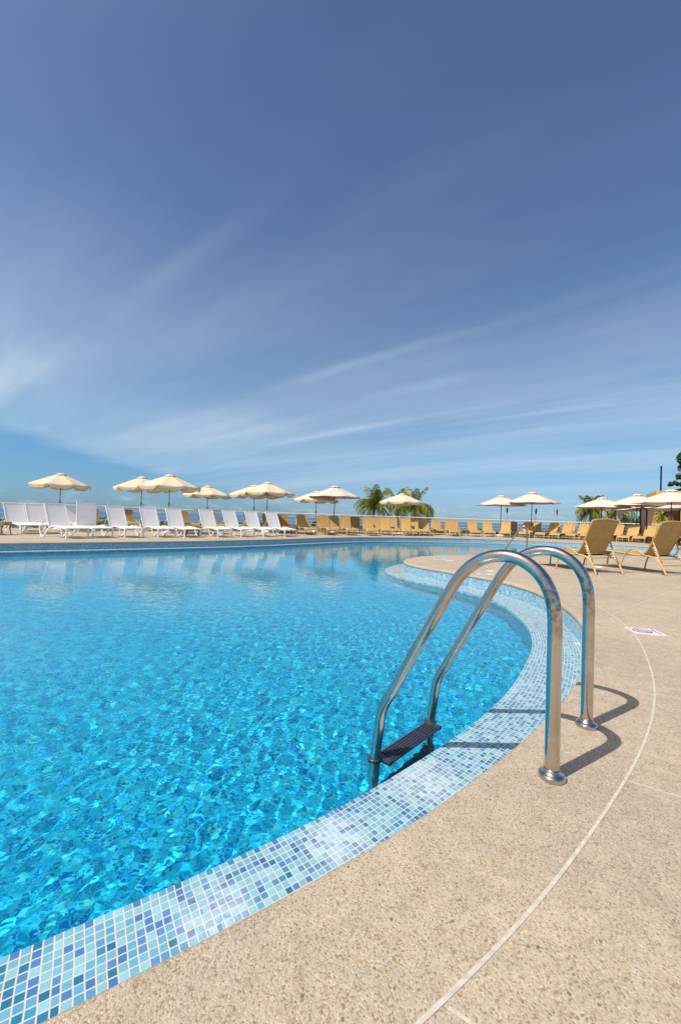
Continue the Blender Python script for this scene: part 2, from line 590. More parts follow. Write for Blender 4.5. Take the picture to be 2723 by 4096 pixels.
def mat_wicker():
    m, T, out = newmat('woven_wicker')
    tc = T.add('ShaderNodeTexCoord')
    sep = T.add('ShaderNodeSeparateXYZ')
    T.link(tc.outputs['UV'], sep.inputs[0])
    u = T.math('MULTIPLY', sep.outputs[0], 110.0)
    v = T.math('MULTIPLY', sep.outputs[1], 110.0)
    par = T.math('MODULO', T.math('ADD', T.math('FLOOR', u), T.math('FLOOR', v)), 2.0)
    su = T.math('SINE', T.math('MULTIPLY', u, math.pi))
    sv = T.math('SINE', T.math('MULTIPLY', v, math.pi))
    h = T.math('ADD', T.math('MULTIPLY', T.math('ABSOLUTE', su), par), T.math('MULTIPLY', T.math('ABSOLUTE', sv), T.math('SUBTRACT', 1.0, par)))
    cc = T.add('ShaderNodeCombineXYZ')
    T.link(T.math('FLOOR', T.math('MULTIPLY', u, 0.5)), cc.inputs[0])
    T.link(T.math('FLOOR', v), cc.inputs[1])
    wn = T.add('ShaderNodeTexWhiteNoise', noise_dimensions='2D')
    T.link(cc.outputs[0], wn.inputs['Vector'])
    n = T.noise(tc.outputs['Object'], 5, 3, 0.5)
    k = T.math('ADD', T.math('MULTIPLY', wn.outputs['Value'], 0.45), T.math('MULTIPLY', n, 0.55))
    c = T.mix(k, (0.37, 0.210, 0.055, 1), (0.74, 0.49, 0.190, 1))
    c = T.mix(T.math('MULTIPLY', T.math('SUBTRACT', 1.0, h), 0.60), c, (0.20, 0.095, 0.02, 1))
    p = principled(T, out, c, 0.55, 0, 0.35)
    bump(T, p, h, 0.5, 0.0025)
    return m


def mat_fabric(name, col, trans=0.3, see=0.0, weave=900):
    m, T, out = newmat(name)
    tc = T.add('ShaderNodeTexCoord')
    n = T.noise(tc.outputs['Object'], 3, 4, 0.6)
    c = T.mix(n, tuple(x * 0.93 for x in col) + (1,), tuple(min(1, x * 1.03) for x in col) + (1,))
    d = T.add('ShaderNodeBsdfDiffuse')
    t = T.add('ShaderNodeBsdfTranslucent')
    T.link(c, d.inputs[0])
    T.link(c, t.inputs[0])
    mx = T.add('ShaderNodeMixShader', i_0=trans)
    T.link(d.outputs[0], mx.inputs[1])
    T.link(t.outputs[0], mx.inputs[2])
    last = mx.outputs[0]
    if see:
        tr = T.add('ShaderNodeBsdfTransparent')
        m2 = T.add('ShaderNodeMixShader', i_0=see)
        T.link(last, m2.inputs[1])
        T.link(tr.outputs[0], m2.inputs[2])
        last = m2.outputs[0]
    b = T.add('ShaderNodeBump', i_Strength=0.35, i_Distance=0.01)
    T.link(T.noise(tc.outputs['Object'], 9, 3, 0.6), b.inputs['Height'])
    T.link(b.outputs[0], d.inputs['Normal'])
    T.link(last, out.inputs[0])
    return m


def mat_leaf(name, a, b_, c_):
    m, T, out = newmat(name)
    tc = T.add('ShaderNodeTexCoord')
    n = T.noise(tc.outputs['Object'], 1.9, 4, 0.7)
    geo = T.add('ShaderNodeNewGeometry')
    r_ = geo.outputs['Random Per Island']
    k = T.math('ADD', T.math('MULTIPLY', n, 0.5), T.math('MULTIPLY', r_, 0.5))
    c = T.ramp(k, [(0.25, a), (0.55, b_), (0.85, c_)])
    p = T.add('ShaderNodeBsdfPrincipled')
    T.link(c, p.inputs['Base Color'])
    p.inputs['Roughness'].default_value = 0.45
    t = T.add('ShaderNodeBsdfTranslucent')
    T.link(c, t.inputs[0])
    mx = T.add('ShaderNodeMixShader', i_0=0.25)
    T.link(p.outputs[0], mx.inputs[1])
    T.link(t.outputs[0], mx.inputs[2])
    T.link(mx.outputs[0], out.inputs[0])
    return m


def mat_sea():
    m, T, out = newmat('sea_water')
    tc = T.add('ShaderNodeTexCoord')
    n = T.noise(tc.outputs['Object'], 0.004, 6, 0.6)
    c = T.mix(n, (0.035, 0.10, 0.19, 1), (0.05, 0.13, 0.23, 1))
    p = principled(T, out, c, 0.35, 0, 0.35)
    bump(T, p, T.noise(tc.outputs['Object'], 0.4, 5, 0.6), 0.9, 0.8)
    return m


TILE = 0.0222
SHELF_STOPS = [(0.0, (0.18, 0.43, 0.52)), (0.20, (0.24, 0.49, 0.56)), (0.38, (0.10, 0.34, 0.50)), (0.50, (0.14, 0.40, 0.54)),
               (0.62, (0.065, 0.19, 0.43)), (0.76, (0.09, 0.25, 0.46)), (0.87, (0.025, 0.17, 0.30)), (0.95, (0.045, 0.26, 0.38))]
FLOOR_STOPS = [(0.0, (0.10, 0.68, 0.84)), (0.18, (0.28, 0.84, 0.92)), (0.36, (0.02, 0.44, 0.76)), (0.54, (0.05, 0.56, 0.78)),
               (0.72, (0.01, 0.24, 0.66)), (0.82, (0.01, 0.30, 0.50)), (0.935, (1.0, 0.92, 0.78))]
Z_SHELF = -0.205
M = {}
M['deck'] = mat_deck()
M['shelf'] = mosaic('shelf_mosaic', TILE, SHELF_STOPS, (0.58, 0.535, 0.465, 1), glare=0.42, rough=0.12, gw=0.15)
M['wall'] = mosaic('wall_mosaic', TILE, SHELF_STOPS, (0.66, 0.66, 0.62, 1), rough=0.15)
M['floor'] = mosaic('floor_mosaic', 0.0205, FLOOR_STOPS, (0.50, 0.80, 0.84, 1), rough=0.3, use_uv=True, bump_s=0.2, gw=0.11)
M['water'] = mat_water()
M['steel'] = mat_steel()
M['wicker'] = mat_wicker()
M['wicker_edge'] = simple('woven_wicker_binding', (0.46, 0.285, 0.09), 0.6, 0, 0.3, 0.35, 90)
M['tan_tube'] = simple('tan_painted_tube', (0.58, 0.375, 0.135), 0.35, 0, 0.5, 0.06)
M['white_resin'] = simple('white_resin', (0.80, 0.79, 0.77), 0.35, 0, 0.5, 0.02)
M['white_sling'] = mat_fabric('white_sling', (0.93, 0.88, 0.84), 0.12, 0.04)
M['cream'] = mat_fabric('cream_canvas', (0.84, 0.72, 0.53), 0.28)
M['blush'] = mat_fabric('blush_canvas', (0.80, 0.665, 0.56), 0.22)
M['pole_grey'] = simple('taupe_pole', (0.36, 0.30, 0.27), 0.45, 0.1)
M['pole_dark'] = simple('dark_wood_pole', (0.055, 0.030, 0.028), 0.5)
M['rib'] = simple('rib_metal', (0.16, 0.11, 0.08), 0.5)
M['white_paint'] = simple('white_painted_rail', (0.80, 0.80, 0.79), 0.3, 0, 0.5, 0.02)
M['joint'] = simple('pale_joint_mortar', (0.60, 0.535, 0.45), 0.8, 0, 0.3, 0.32, 55)
M['black_plastic'] = simple('dark_grey_plastic', (0.040, 0.044, 0.062), 0.32, 0, 0.5, 0.15, 60)
M['yellow_wall'] = simple('ochre_stucco', (0.72, 0.45, 0.085), 0.85, 0, 0.2, 0.12, 1.4)
M['trunk'] = simple('palm_trunk', (0.20, 0.15, 0.10), 0.9, 0, 0.2, 0.3, 14)
M['palm'] = mat_leaf('palm_leaf', (0.07, 0.12, 0.022), (0.21, 0.26, 0.03), (0.58, 0.44, 0.05))
M['leaf'] = mat_leaf('broad_leaf', (0.025, 0.060, 0.020), (0.06, 0.12, 0.035), (0.16, 0.22, 0.05))
M['scrub'] = mat_leaf('scrub_leaf', (0.05, 0.075, 0.035), (0.10, 0.125, 0.055), (0.20, 0.19, 0.10))
M['grass'] = mat_leaf('ground_cover_leaf', (0.03, 0.085, 0.012), (0.075, 0.16, 0.02), (0.14, 0.22, 0.04))
M['soil'] = simple('soil', (0.14, 0.12, 0.06), 0.95, 0, 0.1, 0.3, 2)
M['black'] = simple('black_paint', (0.012, 0.010, 0.016), 0.85, 0, 0.15)
M['table_wicker'] = M['wicker']
M['brown_wicker'] = simple('brown_wicker_legs', (0.22, 0.105, 0.04), 0.6, 0, 0.3, 0.2, 50)
M['white_plastic'] = simple('white_plastic', (0.78, 0.77, 0.74), 0.4, 0, 0.5, 0.03)
M['sign_white'] = simple('white_ceramic_sign', (0.74, 0.71, 0.70), 0.25, 0, 0.5, 0.03, 20)
M['sign_red'] = simple('red_print', (0.42, 0.07, 0.08), 0.3)
M['sign_blue'] = simple('pale_blue_print', (0.30, 0.40, 0.55), 0.3)
M['sign_ink'] = simple('dark_blue_print', (0.05, 0.05, 0.16), 0.3)
M['sea'] = mat_sea()
M['flame_pot'] = simple('torch_pot', (0.10, 0.06, 0.04), 0.5)
M['bamboo'] = simple('bamboo', (0.30, 0.20, 0.11), 0.6)

# ------------------------------------------------------------------ pool outline (deck edge), metres
OUT = [(-1.9, -0.07), (-1.05, 0.34), (-0.47, 0.69), (-0.32, 0.78), (-0.04, 0.965), (0.23, 1.16), (0.54, 1.43), (0.90, 1.77), (1.23, 2.14), (1.47, 2.46), (1.71, 2.83),
       (1.93, 3.20), (2.10, 3.52), (2.26, 3.91), (2.39, 4.35), (2.50, 5.01), (2.53, 5.50), (2.44, 6.06), (2.24, 6.52), (1.92, 7.06), (1.58, 7.60), (1.40, 8.03),
       (1.34, 8.55), (1.49, 9.12), (1.90, 9.82), (2.50, 10.30), (3.29, 10.62), (4.25, 10.92), (6.18, 11.45), (8.13, 11.97), (10.29, 12.72), (13.5, 13.9),
       (17.0, 14.7), (18.6, 15.6), (18.2, 16.8), (16.4, 17.1), (14.75, 17.65), (13.4, 19.2), (11.9, 20.6), (9.8, 21.45), (7.86, 21.72), (6.18, 21.62), (4.43, 21.2), (1.81, 20.1),
       (-0.06, 18.55), (-1.56, 16.65), (-2.85, 15.0), (-4.30, 13.45), (-5.7, 12.28), (-7.11, 11.12), (-8.37, 10.13), (-10.0, 8.8), (-11.6, 6.6), (-12.0, 3.6), (-10.6, 0.8),
       (-8.0, -0.8), (-5.2, -1.1), (-3.3, -0.70)]


def resample(P, step):
    P = [Vector((p[0], p[1])) for p in P]
    P.append(P[0])
    L = [0]
    for a_, b_ in zip(P[:-1], P[1:]):
        L.append(L[-1] + (b_ - a_).length)
    n = int(L[-1] / step)
    out, j = [], 0
    for k in range(n):
        s = L[-1] * k / n
        while L[j + 1] < s:
            j += 1
        t = (s - L[j]) / (L[j + 1] - L[j])
        out.append(P[j].lerp(P[j + 1], t))
    return out


def smooth_loop(P, it):
    A = np.array([tuple(p) for p in P])
    for _ in range(it):
        A = 0.5 * A + 0.25 * (np.roll(A, 1, 0) + np.roll(A, -1, 0))
    return A


OUT = [(x * 1.022, y * 1.022) if i < 12 else (x, y) for i, (x, y) in enumerate(OUT)]
fine = cr([(x, y, 0) for x, y in OUT], 14, True)
E0 = smooth_loop(resample(fine, 0.04), 30)
NP_ = len(E0)
_area = 0.5 * np.sum(E0[:, 0] * np.roll(E0[:, 1], -1) - np.roll(E0[:, 0], -1) * E0[:, 1])
_tan = np.roll(E0, -1, 0) - np.roll(E0, 1, 0)
_tan /= np.linalg.norm(_tan, axis=1)[:, None]
NRM = np.c_[-_tan[:, 1], _tan[:, 0]] * (1 if _area > 0 else -1)      # into the pool
ARC = np.concatenate([[0], np.cumsum(np.linalg.norm(np.diff(E0, axis=0), axis=1))])


def off(d):
    return E0 + NRM * d


def inside(poly, X, Y):
    r = np.zeros(X.shape, bool)
    n = len(poly)
    j = n - 1
    for i in range(n):
        xi, yi = poly[i]
        xj, yj = poly[j]
        c = ((yi > Y) != (yj > Y))
        with np.errstate(divide='ignore', invalid='ignore'):
            c &= X < (xj - xi) * (Y - yi) / (yj - yi + 1e-12) + xi
        r ^= c
        j = i
    return r


Z_SHELF, Z_WATER, Z_FLOOR, SHELF_W = -0.205, -0.245, -0.92, 0.385


def loft(name, prof, mat, uv=True, smooth=True, u0=0.0):
    """prof: (offset into pool, z) list; swept all round the pool"""
    mb = MB()
    vv = [0.0]
    for a_, b_ in zip(prof[:-1], prof[1:]):
        vv.append(vv[-1] + math.hypot(b_[0] - a_[0], b_[1] - a_[1]))
    rows = []
    uvs = []
    for (d, z), v_ in zip(prof, vv):
        O = off(d)
        rows.append([(p[0], p[1], z) for p in O] + [(O[0][0], O[0][1], z)])
        uvs.append([(ARC[i] if i < NP_ else ARC[-1] + 0.04, v_ + u0) for i in range(NP_ + 1)])
    mb.grid(rows, smooth, uvs if uv else None)
    o = mb.build(name, mat)
    tag(o, kind='structure')
    return o


loft('pool_coping', [(-0.035, 0.0), (-0.018, -0.002), (-0.006, -0.010), (0.0, -0.024), (0.0, -0.040), (-0.006, -0.052), (-0.018, -0.057)], M['deck'], uv=False)
loft('pool_wall', [(-0.012, -0.050), (-0.012, Z_SHELF)], M['wall'], smooth=False)
loft('pool_shelf', [(-0.012, Z_SHELF), (SHELF_W - 0.004, Z_SHELF + 0.001), (SHELF_W, Z_SHELF - 0.003), (SHELF_W, Z_FLOOR)], M['shelf'], smooth=False, u0=0.0045)

# floor
pb = MB()
IN = off(SHELF_W + 0.002)
from mathutils.geometry import tessellate_polygon


def flat_poly(mb, poly, z, holes=()):
    loops = [[Vector((p[0], p[1], z)) for p in poly]] + [[Vector((p[0], p[1], z)) for p in h] for h in holes]
    tris = tessellate_polygon(loops)
    allp = [p for L_ in loops for p in L_]
    b = len(mb.v)
    mb.v.extend(allp)
    for t in tris:
        a_, b_, c_ = (allp[i] for i in t)
        idx = [b + i for i in t]
        if (b_ - a_).cross(c_ - a_).z < 0:
            idx = idx[::-1]
        mb.face(idx, [(mb.v[i].x, mb.v[i].y) for i in idx])


flat_poly(pb, IN[::3], Z_FLOOR)
floor = tag(pb.build('pool_floor', M['floor']), kind='structure')

# ------------------------------------------------------------------ deck, garden, sea
FENCE_PX = [(-420, 14.5), (0, 17.6), (422, 20.5), (779, 24.0), (1214, 27.0), (1713, 29.5), (2043, 30.0), (2350, 29.0), (2560, 27.8), (2800, 26.5), (3300, 24)]
FENCE = [at(x, D) for x, D in FENCE_PX]
FENCE = [Vector((p.x, p.y, 0)) for p in FENCE]
fs = cr(FENCE, 6)
deck_outer = [(-16, -14), (30, -14), (34, 10)] + [(p.x, p.y + 0.35) for p in reversed(fs)] + [(-16, 2)]
db = MB()
flat_poly(db, deck_outer, 0.0, [off(-0.035)[::1]])
deck = tag(db.build('pool_deck', M['deck']), kind='structure')
# vertical rim of the deck towards the garden
rb = MB()
rb.grid([[(x, y, 0) for x, y in deck_outer + deck_outer[:1]], [(x, y, -0.5) for x, y in deck_outer + deck_outer[:1]]], False)
tag(rb.build('deck_rim', M['deck']), kind='structure')

gb = MB()
rows = []
random.seed(4)
for j in range(40):
    y = 12 + j * 2.4 if j < 30 else 84 + (j - 30) * 4
    row = []
    for i in range(70):
        x = -80 + i * 2.6
        lim = 0.0
        z = -0.12 + 0.02 * math.sin(x * 0.9) - max(0, y - 36) * 0.18 - max(0, y - 60) * 0.12
        row.append((x, y, z - (0.6 if y < 16 else 0)))
    rows.append(row)
gsrc = [(-60, 9), (-16, 9)] + [(p.x, p.y + 0.33) for p in fs] + [(34.3, 9), (60, 9)]
gr_rows = [[(x, y, -0.10) for x, y in gsrc]]
for k, (dy, z) in enumerate([(2, -0.12), (5, -0.2), (9, -0.9), (15, -2.6), (24, -5.5), (36, -9.5), (52, -16)]):
    gr_rows.append([(x * (1 + 0.03 * k), y + dy, z + 0.06 * math.sin(x * 0.7 + k)) for x, y in gsrc])
gb = MB()
gb.grid(gr_rows, True)
tag(gb.build('garden_ground', M['soil']), kind='structure')
sb = MB()
sb.v = [Vector((-40000, 60, -14)), Vector((40000, 60, -14)), Vector((40000, 45000, -14)), Vector((-40000, 45000, -14))]
sb.face((0, 1, 2, 3))
tag(sb.build('sea', M['sea']), kind='structure')

# ------------------------------------------------------------------ inlaid joints of the deck
jb = MB()


def strip(mb, pts, w, z=0.004):
    L_, R_ = [], []
    for i, p in enumerate(pts):
        t = (Vector(pts[min(i + 1, len(pts) - 1)]) - Vector(pts[max(i - 1, 0)])).normalized()
        n = Vector((-t.y, t.x))
        L_.append((p[0] + n.x * w / 2, p[1] + n.y * w / 2, z))
        R_.append((p[0] - n.x * w / 2, p[1] - n.y * w / 2, z))
    mb.grid([L_, R_], False)


band = off(-0.345)
rng = random.Random(5)
bl = [tuple(p) for p in band] + [tuple(band[0])]
cut = 0
strip(jb, bl, 0.0088, 0.0012)
UA, NA = Vector((0.755, 0.656)), Vector((0.656, -0.755))
VB, PB = Vector((0.84, -0.542)), Vector((0.542, 0.84))
BANDP = off(-0.352)


def grid_line(o, d, length, w):
    k = np.arange(0, length, 0.008)
    X = o[0] + d[0] * k
    Y = o[1] + d[1] * k
    ok = ~inside(BANDP[::2], X, Y)
    ok &= inside(np.array(deck_outer), X, Y)
    run = []
    for i in range(len(k)):
        if ok[i]:
            run.append((X[i], Y[i]))
        if (not ok[i] or i == len(k) - 1):
            if len(run) > 2:
                strip(jb, [run[0], run[-1]], w, 0.0009)
            run = []


for i in range(-14, 30):
    u_ = 0.73 + 0.97 * i
    o_ = PB * u_ - VB * 22
    grid_line(o_, VB, 50, 0.0075)
for i in range(-16, 14):
    n_ = -1.257 - 0.74 * 2 * i + (0 if i % 1 == 0 else 0)
    o_ = NA * n_ - UA * 16
    grid_line(o_, UA, 46, 0.006)
grid_line(NA * -1.997 - UA * 16, UA, 46, 0.006)
tag(jb.build('deck_joint_lines', M['joint']), kind='structure')

# ------------------------------------------------------------------ water surface with real ripples
rw = np.random.RandomState(11)
WV = []
LAMS = [0.062 * (1.09 ** i) for i in range(22)] + [0.46, 0.65, 0.95, 1.6, 2.6]
for lam in LAMS:
    th = rw.uniform(0, 2 * math.pi)
    sl = 0.0118 * (1.0 if lam < 0.10 else (0.10 / lam) ** 0.95)      # slope of each train
    WV.append((2 * math.pi / lam * math.cos(th), 2 * math.pi / lam * math.sin(th), rw.uniform(0, 6.28), sl * lam / (2 * math.pi), lam))


def wave(X, Y, H):
    Z = np.zeros_like(X)
    qx = X + 0.05 * np.sin(3.1 * Y + 0.7 * X) + 0.02 * np.sin(9.7 * Y + 2)
    qy = Y + 0.05 * np.sin(2.7 * X - 0.9 * Y + 1) + 0.02 * np.sin(8.9 * X + 4)
    for kx, ky, ph, am, lam in WV:
        # trains too short for the local mesh spacing fade out instead of aliasing
        Z += am * np.clip((lam / H - 3.5) / 2.0, 0, 1) * np.sin(kx * qx + ky * qy + ph)
    # livelier around the near bay, calmer towards the far shore
    D = np.hypot(X, Y)
    return Z * np.interp(D, [0, 3.0, 6.0, 9.0, 14.0], [1.0, 1.0, 0.85, 0.55, 0.35])


wpoly = off(SHELF_W - 0.03)[::3]


def water_grid(xs, ys):
    X, Y = np.meshgrid(xs, ys)
    return X, Y


# graded spacing: fine close to the camera
def graded(lo, hi, c, h0, g):
    out = [c]
    h = h0
    x = c
    while x < hi:
        x += h
        out.append(x)
        if x > c + 2.2:
            h = min(h * g, 0.10)
    h = h0
    x = c
    left = []
    while x > lo:
        x -= h
        left.append(x)
        if x < c - 1.6:
            h = min(h * g, 0.10)
    return np.array(left[::-1] + out)


xs = graded(-12.6, 19.2, 0.5, 0.0095, 1.010)
ys = graded(-1.8, 22.3, 2.3, 0.0095, 1.010)
X, Y = np.meshgrid(xs, ys)
HX, HY = np.meshgrid(np.gradient(xs), np.gradient(ys))
Zw = Z_WATER + wave(X, Y, np.maximum(HX, HY))
ins = inside(wpoly, X, Y)
keep = ins[:-1, :-1] | ins[1:, :-1] | ins[:-1, 1:] | ins[1:, 1:]
nx = len(xs)
ids = np.arange(X.size).reshape(X.shape)
qa = np.stack([ids[:-1, :-1], ids[:-1, 1:], ids[1:, 1:], ids[1:, :-1]], -1)[keep]
used = np.unique(qa)
remap = -np.ones(X.size, int)
remap[used] = np.arange(len(used))
qa = remap[qa]
vs = np.c_[X.ravel()[used], Y.ravel()[used], Zw.ravel()[used]]
wm = bpy.data.meshes.new('pool_water')
wm.vertices.add(len(vs))
wm.vertices.foreach_set('co', vs.ravel())
wm.loops.add(qa.size)
wm.loops.foreach_set('vertex_index', qa.ravel().astype(np.int32))
wm.polygons.add(len(qa))
wm.polygons.foreach_set('loop_start', np.arange(0, qa.size, 4, dtype=np.int32))
wm.polygons.foreach_set('loop_total', np.full(len(qa), 4, np.int32))
wm.update(calc_edges=True)
wm.polygons.foreach_set('use_smooth', [True] * len(qa))
wm.materials.append(M['water'])
water = bpy.data.objects.new('pool_water', wm)
COL.objects.link(water)
tag(water, kind='structure')
print('water verts', len(vs))
try:
    water.cycles.is_caustics_caster = True
    floor.cycles.is_caustics_receiver = True
    bpy.data.objects['pool_shelf'].cycles.is_caustics_receiver = True
    sun_d.cycles.is_caustics_light = True
except Exception as e:
    print('caustics', e)


# ------------------------------------------------------------------ main pool ladder
def rot_path(pts, base, d):
    """(s, z) profile in the vertical plane through base along horizontal direction d"""
    return [Vector((base.x + d.x * s, base.y + d.y * s, z)) for s, z in pts]


def arc_profile(pts, radii, seg=10):
    """polyline with rounded corners"""
    P = [Vector(p) for p in pts]
    out = [P[0]]
    for i in range(1, len(P) - 1):
        a_, b_, c_ = P[i - 1], P[i], P[i + 1]
        u_, v_ = (a_ - b_).normalized(), (c_ - b_).normalized()
        ang = u_.angle(v_)
        r_ = radii[i - 1]
        dist = min(r_ / math.tan(ang / 2), (a_ - b_).length * 0.499, (c_ - b_).length * 0.499)
        r2 = dist * math.tan(ang / 2)
        cen = b_ + (u_ + v_).normalized() * (r2 / math.sin(ang / 2))
        p0, p1 = b_ + u_ * dist, b_ + v_ * dist
        a0, a1 = (p0 - cen), (p1 - cen)
        tot = a0.angle(a1)
        for k in range(seg + 1):
            t = k / seg
            if tot < 1e-4:
                q = p0.lerp(p1, t)
            else:
                q = cen + (a0 * math.sin((1 - t) * tot) + a1 * math.sin(t * tot)) / math.sin(tot)
            out.append(q)
    out.append(P[-1])
    return out


RAIL_A = [(0, -0.02), (0, 0.25), (0, 0.46), (0.0, 0.50), (0.004, 0.565), (0.016, 0.615), (0.040, 0.662), (0.075, 0.698), (0.118, 0.722), (0.165, 0.731),
          (0.212, 0.727), (0.258, 0.711), (0.300, 0.684), (0.335, 0.650), (0.365, 0.610), (0.400, 0.552), (0.50, 0.372), (0.60, 0.190), (0.655, 0.090), (0.680, 0.048),
          (0.700, 0.008), (0.714, -0.035), (0.722, -0.10), (0.742, -0.26), (0.745, -0.5), (0.745, -0.90)]


def smooth_sz(P, per=4):
    return [(v.x, v.y) for v in cr([(a, b, 0) for a, b in P], per)]


B1 = Vector((0.7357, 1.391, 0))
B2 = Vector((1.0704, 1.754, 0))
bd = (B2 - B1).normalized()
pd = Vector((-bd.y, bd.x, 0))
ladder = empty('pool_ladder', (B1 + B2) / 2, math.atan2(pd.y, pd.x),
               'polished steel pool ladder with two arched handrails over the water in the foreground', 'pool ladder')
# local frame: +x towards the pool, +y to the camera's left of it
half = (B2 - B1).length / 2
for sgn in (1, -1):
    mb = MB()
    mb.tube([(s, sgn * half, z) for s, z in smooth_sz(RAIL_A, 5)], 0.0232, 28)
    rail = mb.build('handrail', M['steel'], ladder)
    fl = MB()
    fl.lathe((0, sgn * half, 0), [(0.041, 0.0), (0.0425, 0.003), (0.0425, 0.012), (0.040, 0.0165), (0.035, 0.019), (0.030, 0.0225), (0.0262, 0.031), (0.0245, 0.034)], 32)
    fl.build('base_flange', M['steel'], rail)


def tread_mesh(z):
    mb = MB()
    w = half - 0.030
    d0, d1 = -0.074, 0.012
    S0 = 0.744
    # body
    prof = [(d0, z - 0.024), (d0 - 0.003, z - 0.006), (d0 + 0.006, z), (d1 - 0.006, z), (d1 + 0.003, z - 0.006), (d1, z - 0.024)]
    rows = [[(S0 + x, y, zz) for x, zz in prof + prof[:1]] for y in (-w, -w * 0.98, w * 0.98, w)]
    mb.grid(rows, False)
    b = len(mb.v)
    for y in (-w, w):
        bb = len(mb.v)
        mb.v.extend(Vector((S0 + x, y, zz)) for x, zz in prof)
        mb.face(range(bb, bb + 6))
    # raised diamond lugs at both ends and long ribs in the middle
    for e in (-1, 1):
        for i in range(6):
            for j in range(5):
                cx = S0 + d0 + 0.013 + j * 0.0148
                cy = e * (w * 0.42 + 0.010 + i * 0.0175)
                R = Matrix.Rotation(math.radians(45), 3, 'Z')
                mb.box((cx, cy, z + 0.0015), (0.0095, 0.0095, 0.006), R)
    for j in range(5):
        mb.box((S0 + d0 + 0.013 + j * 0.0148, 0, z + 0.001), (0.005, w * 0.74, 0.0035))
    return mb


for z in (-0.238, -0.53, -0.80):
    st = tread_mesh(z).build('tread', M['black_plastic'], ladder)
    for sgn in (1, -1):
        mb = MB()
        mb.lathe((0.744, sgn * half, z - 0.014), [(0.030, -0.014), (0.0325, -0.010), (0.0325, 0.010), (0.030, 0.014), (0.0245, 0.015)], 20)
        mb.box((0.744 - 0.031, sgn * (half - 0.024), z - 0.013), (0.090, 0.022, 0.027))
        mb.build('end_clamp', M['black_plastic'], st)
        mb = MB()
        mb.lathe((0.744 - 0.020, sgn * (half + 0.020), z - 0.012), [(0.006, -0.004), (0.006, 0.003), (0.003, 0.005)], 10)
        mb.build('bolt', M['steel'], st)

# far handrails on the promontory
HR = [(0, -0.02), (0, 0.3), (0, 0.56), (0.006, 0.66), (0.03, 0.74), (0.075, 0.79), (0.125, 0.79), (0.17, 0.755), (0.21, 0.70), (0.40, 0.40), (0.60, 0.085), (0.80, -0.23), (0.84, -0.30), (0.84, -0.8)]
hand = empty('pool_handrail', (4.93, 10.80, 0), math.radians(136), 'slim arched steel handrail on the far edge of the promontory behind the ladder', 'handrail')
mb = MB()
mb.tube([(s, 0, z) for s, z in smooth_sz(HR, 5)], 0.021, 14)
hr = mb.build('rail', M['steel'], hand)
mb = MB()
mb.lathe((0, 0, 0), [(0.047, 0), (0.0485, 0.012), (0.036, 0.019), (0.0245, 0.03)], 20)
mb.build('base_flange', M['steel'], hand)
h2 = dup(hand)
h2.location = (11.45, 12.98, 0)
h2.rotation_euler = (0, 0, math.radians(148))
h2['label'] = 'steel handrail at the right edge of the picture behind the second near wicker lounger'

# ------------------------------------------------------------------ wicker lounger (origin between the foot-end legs, +x to the head)


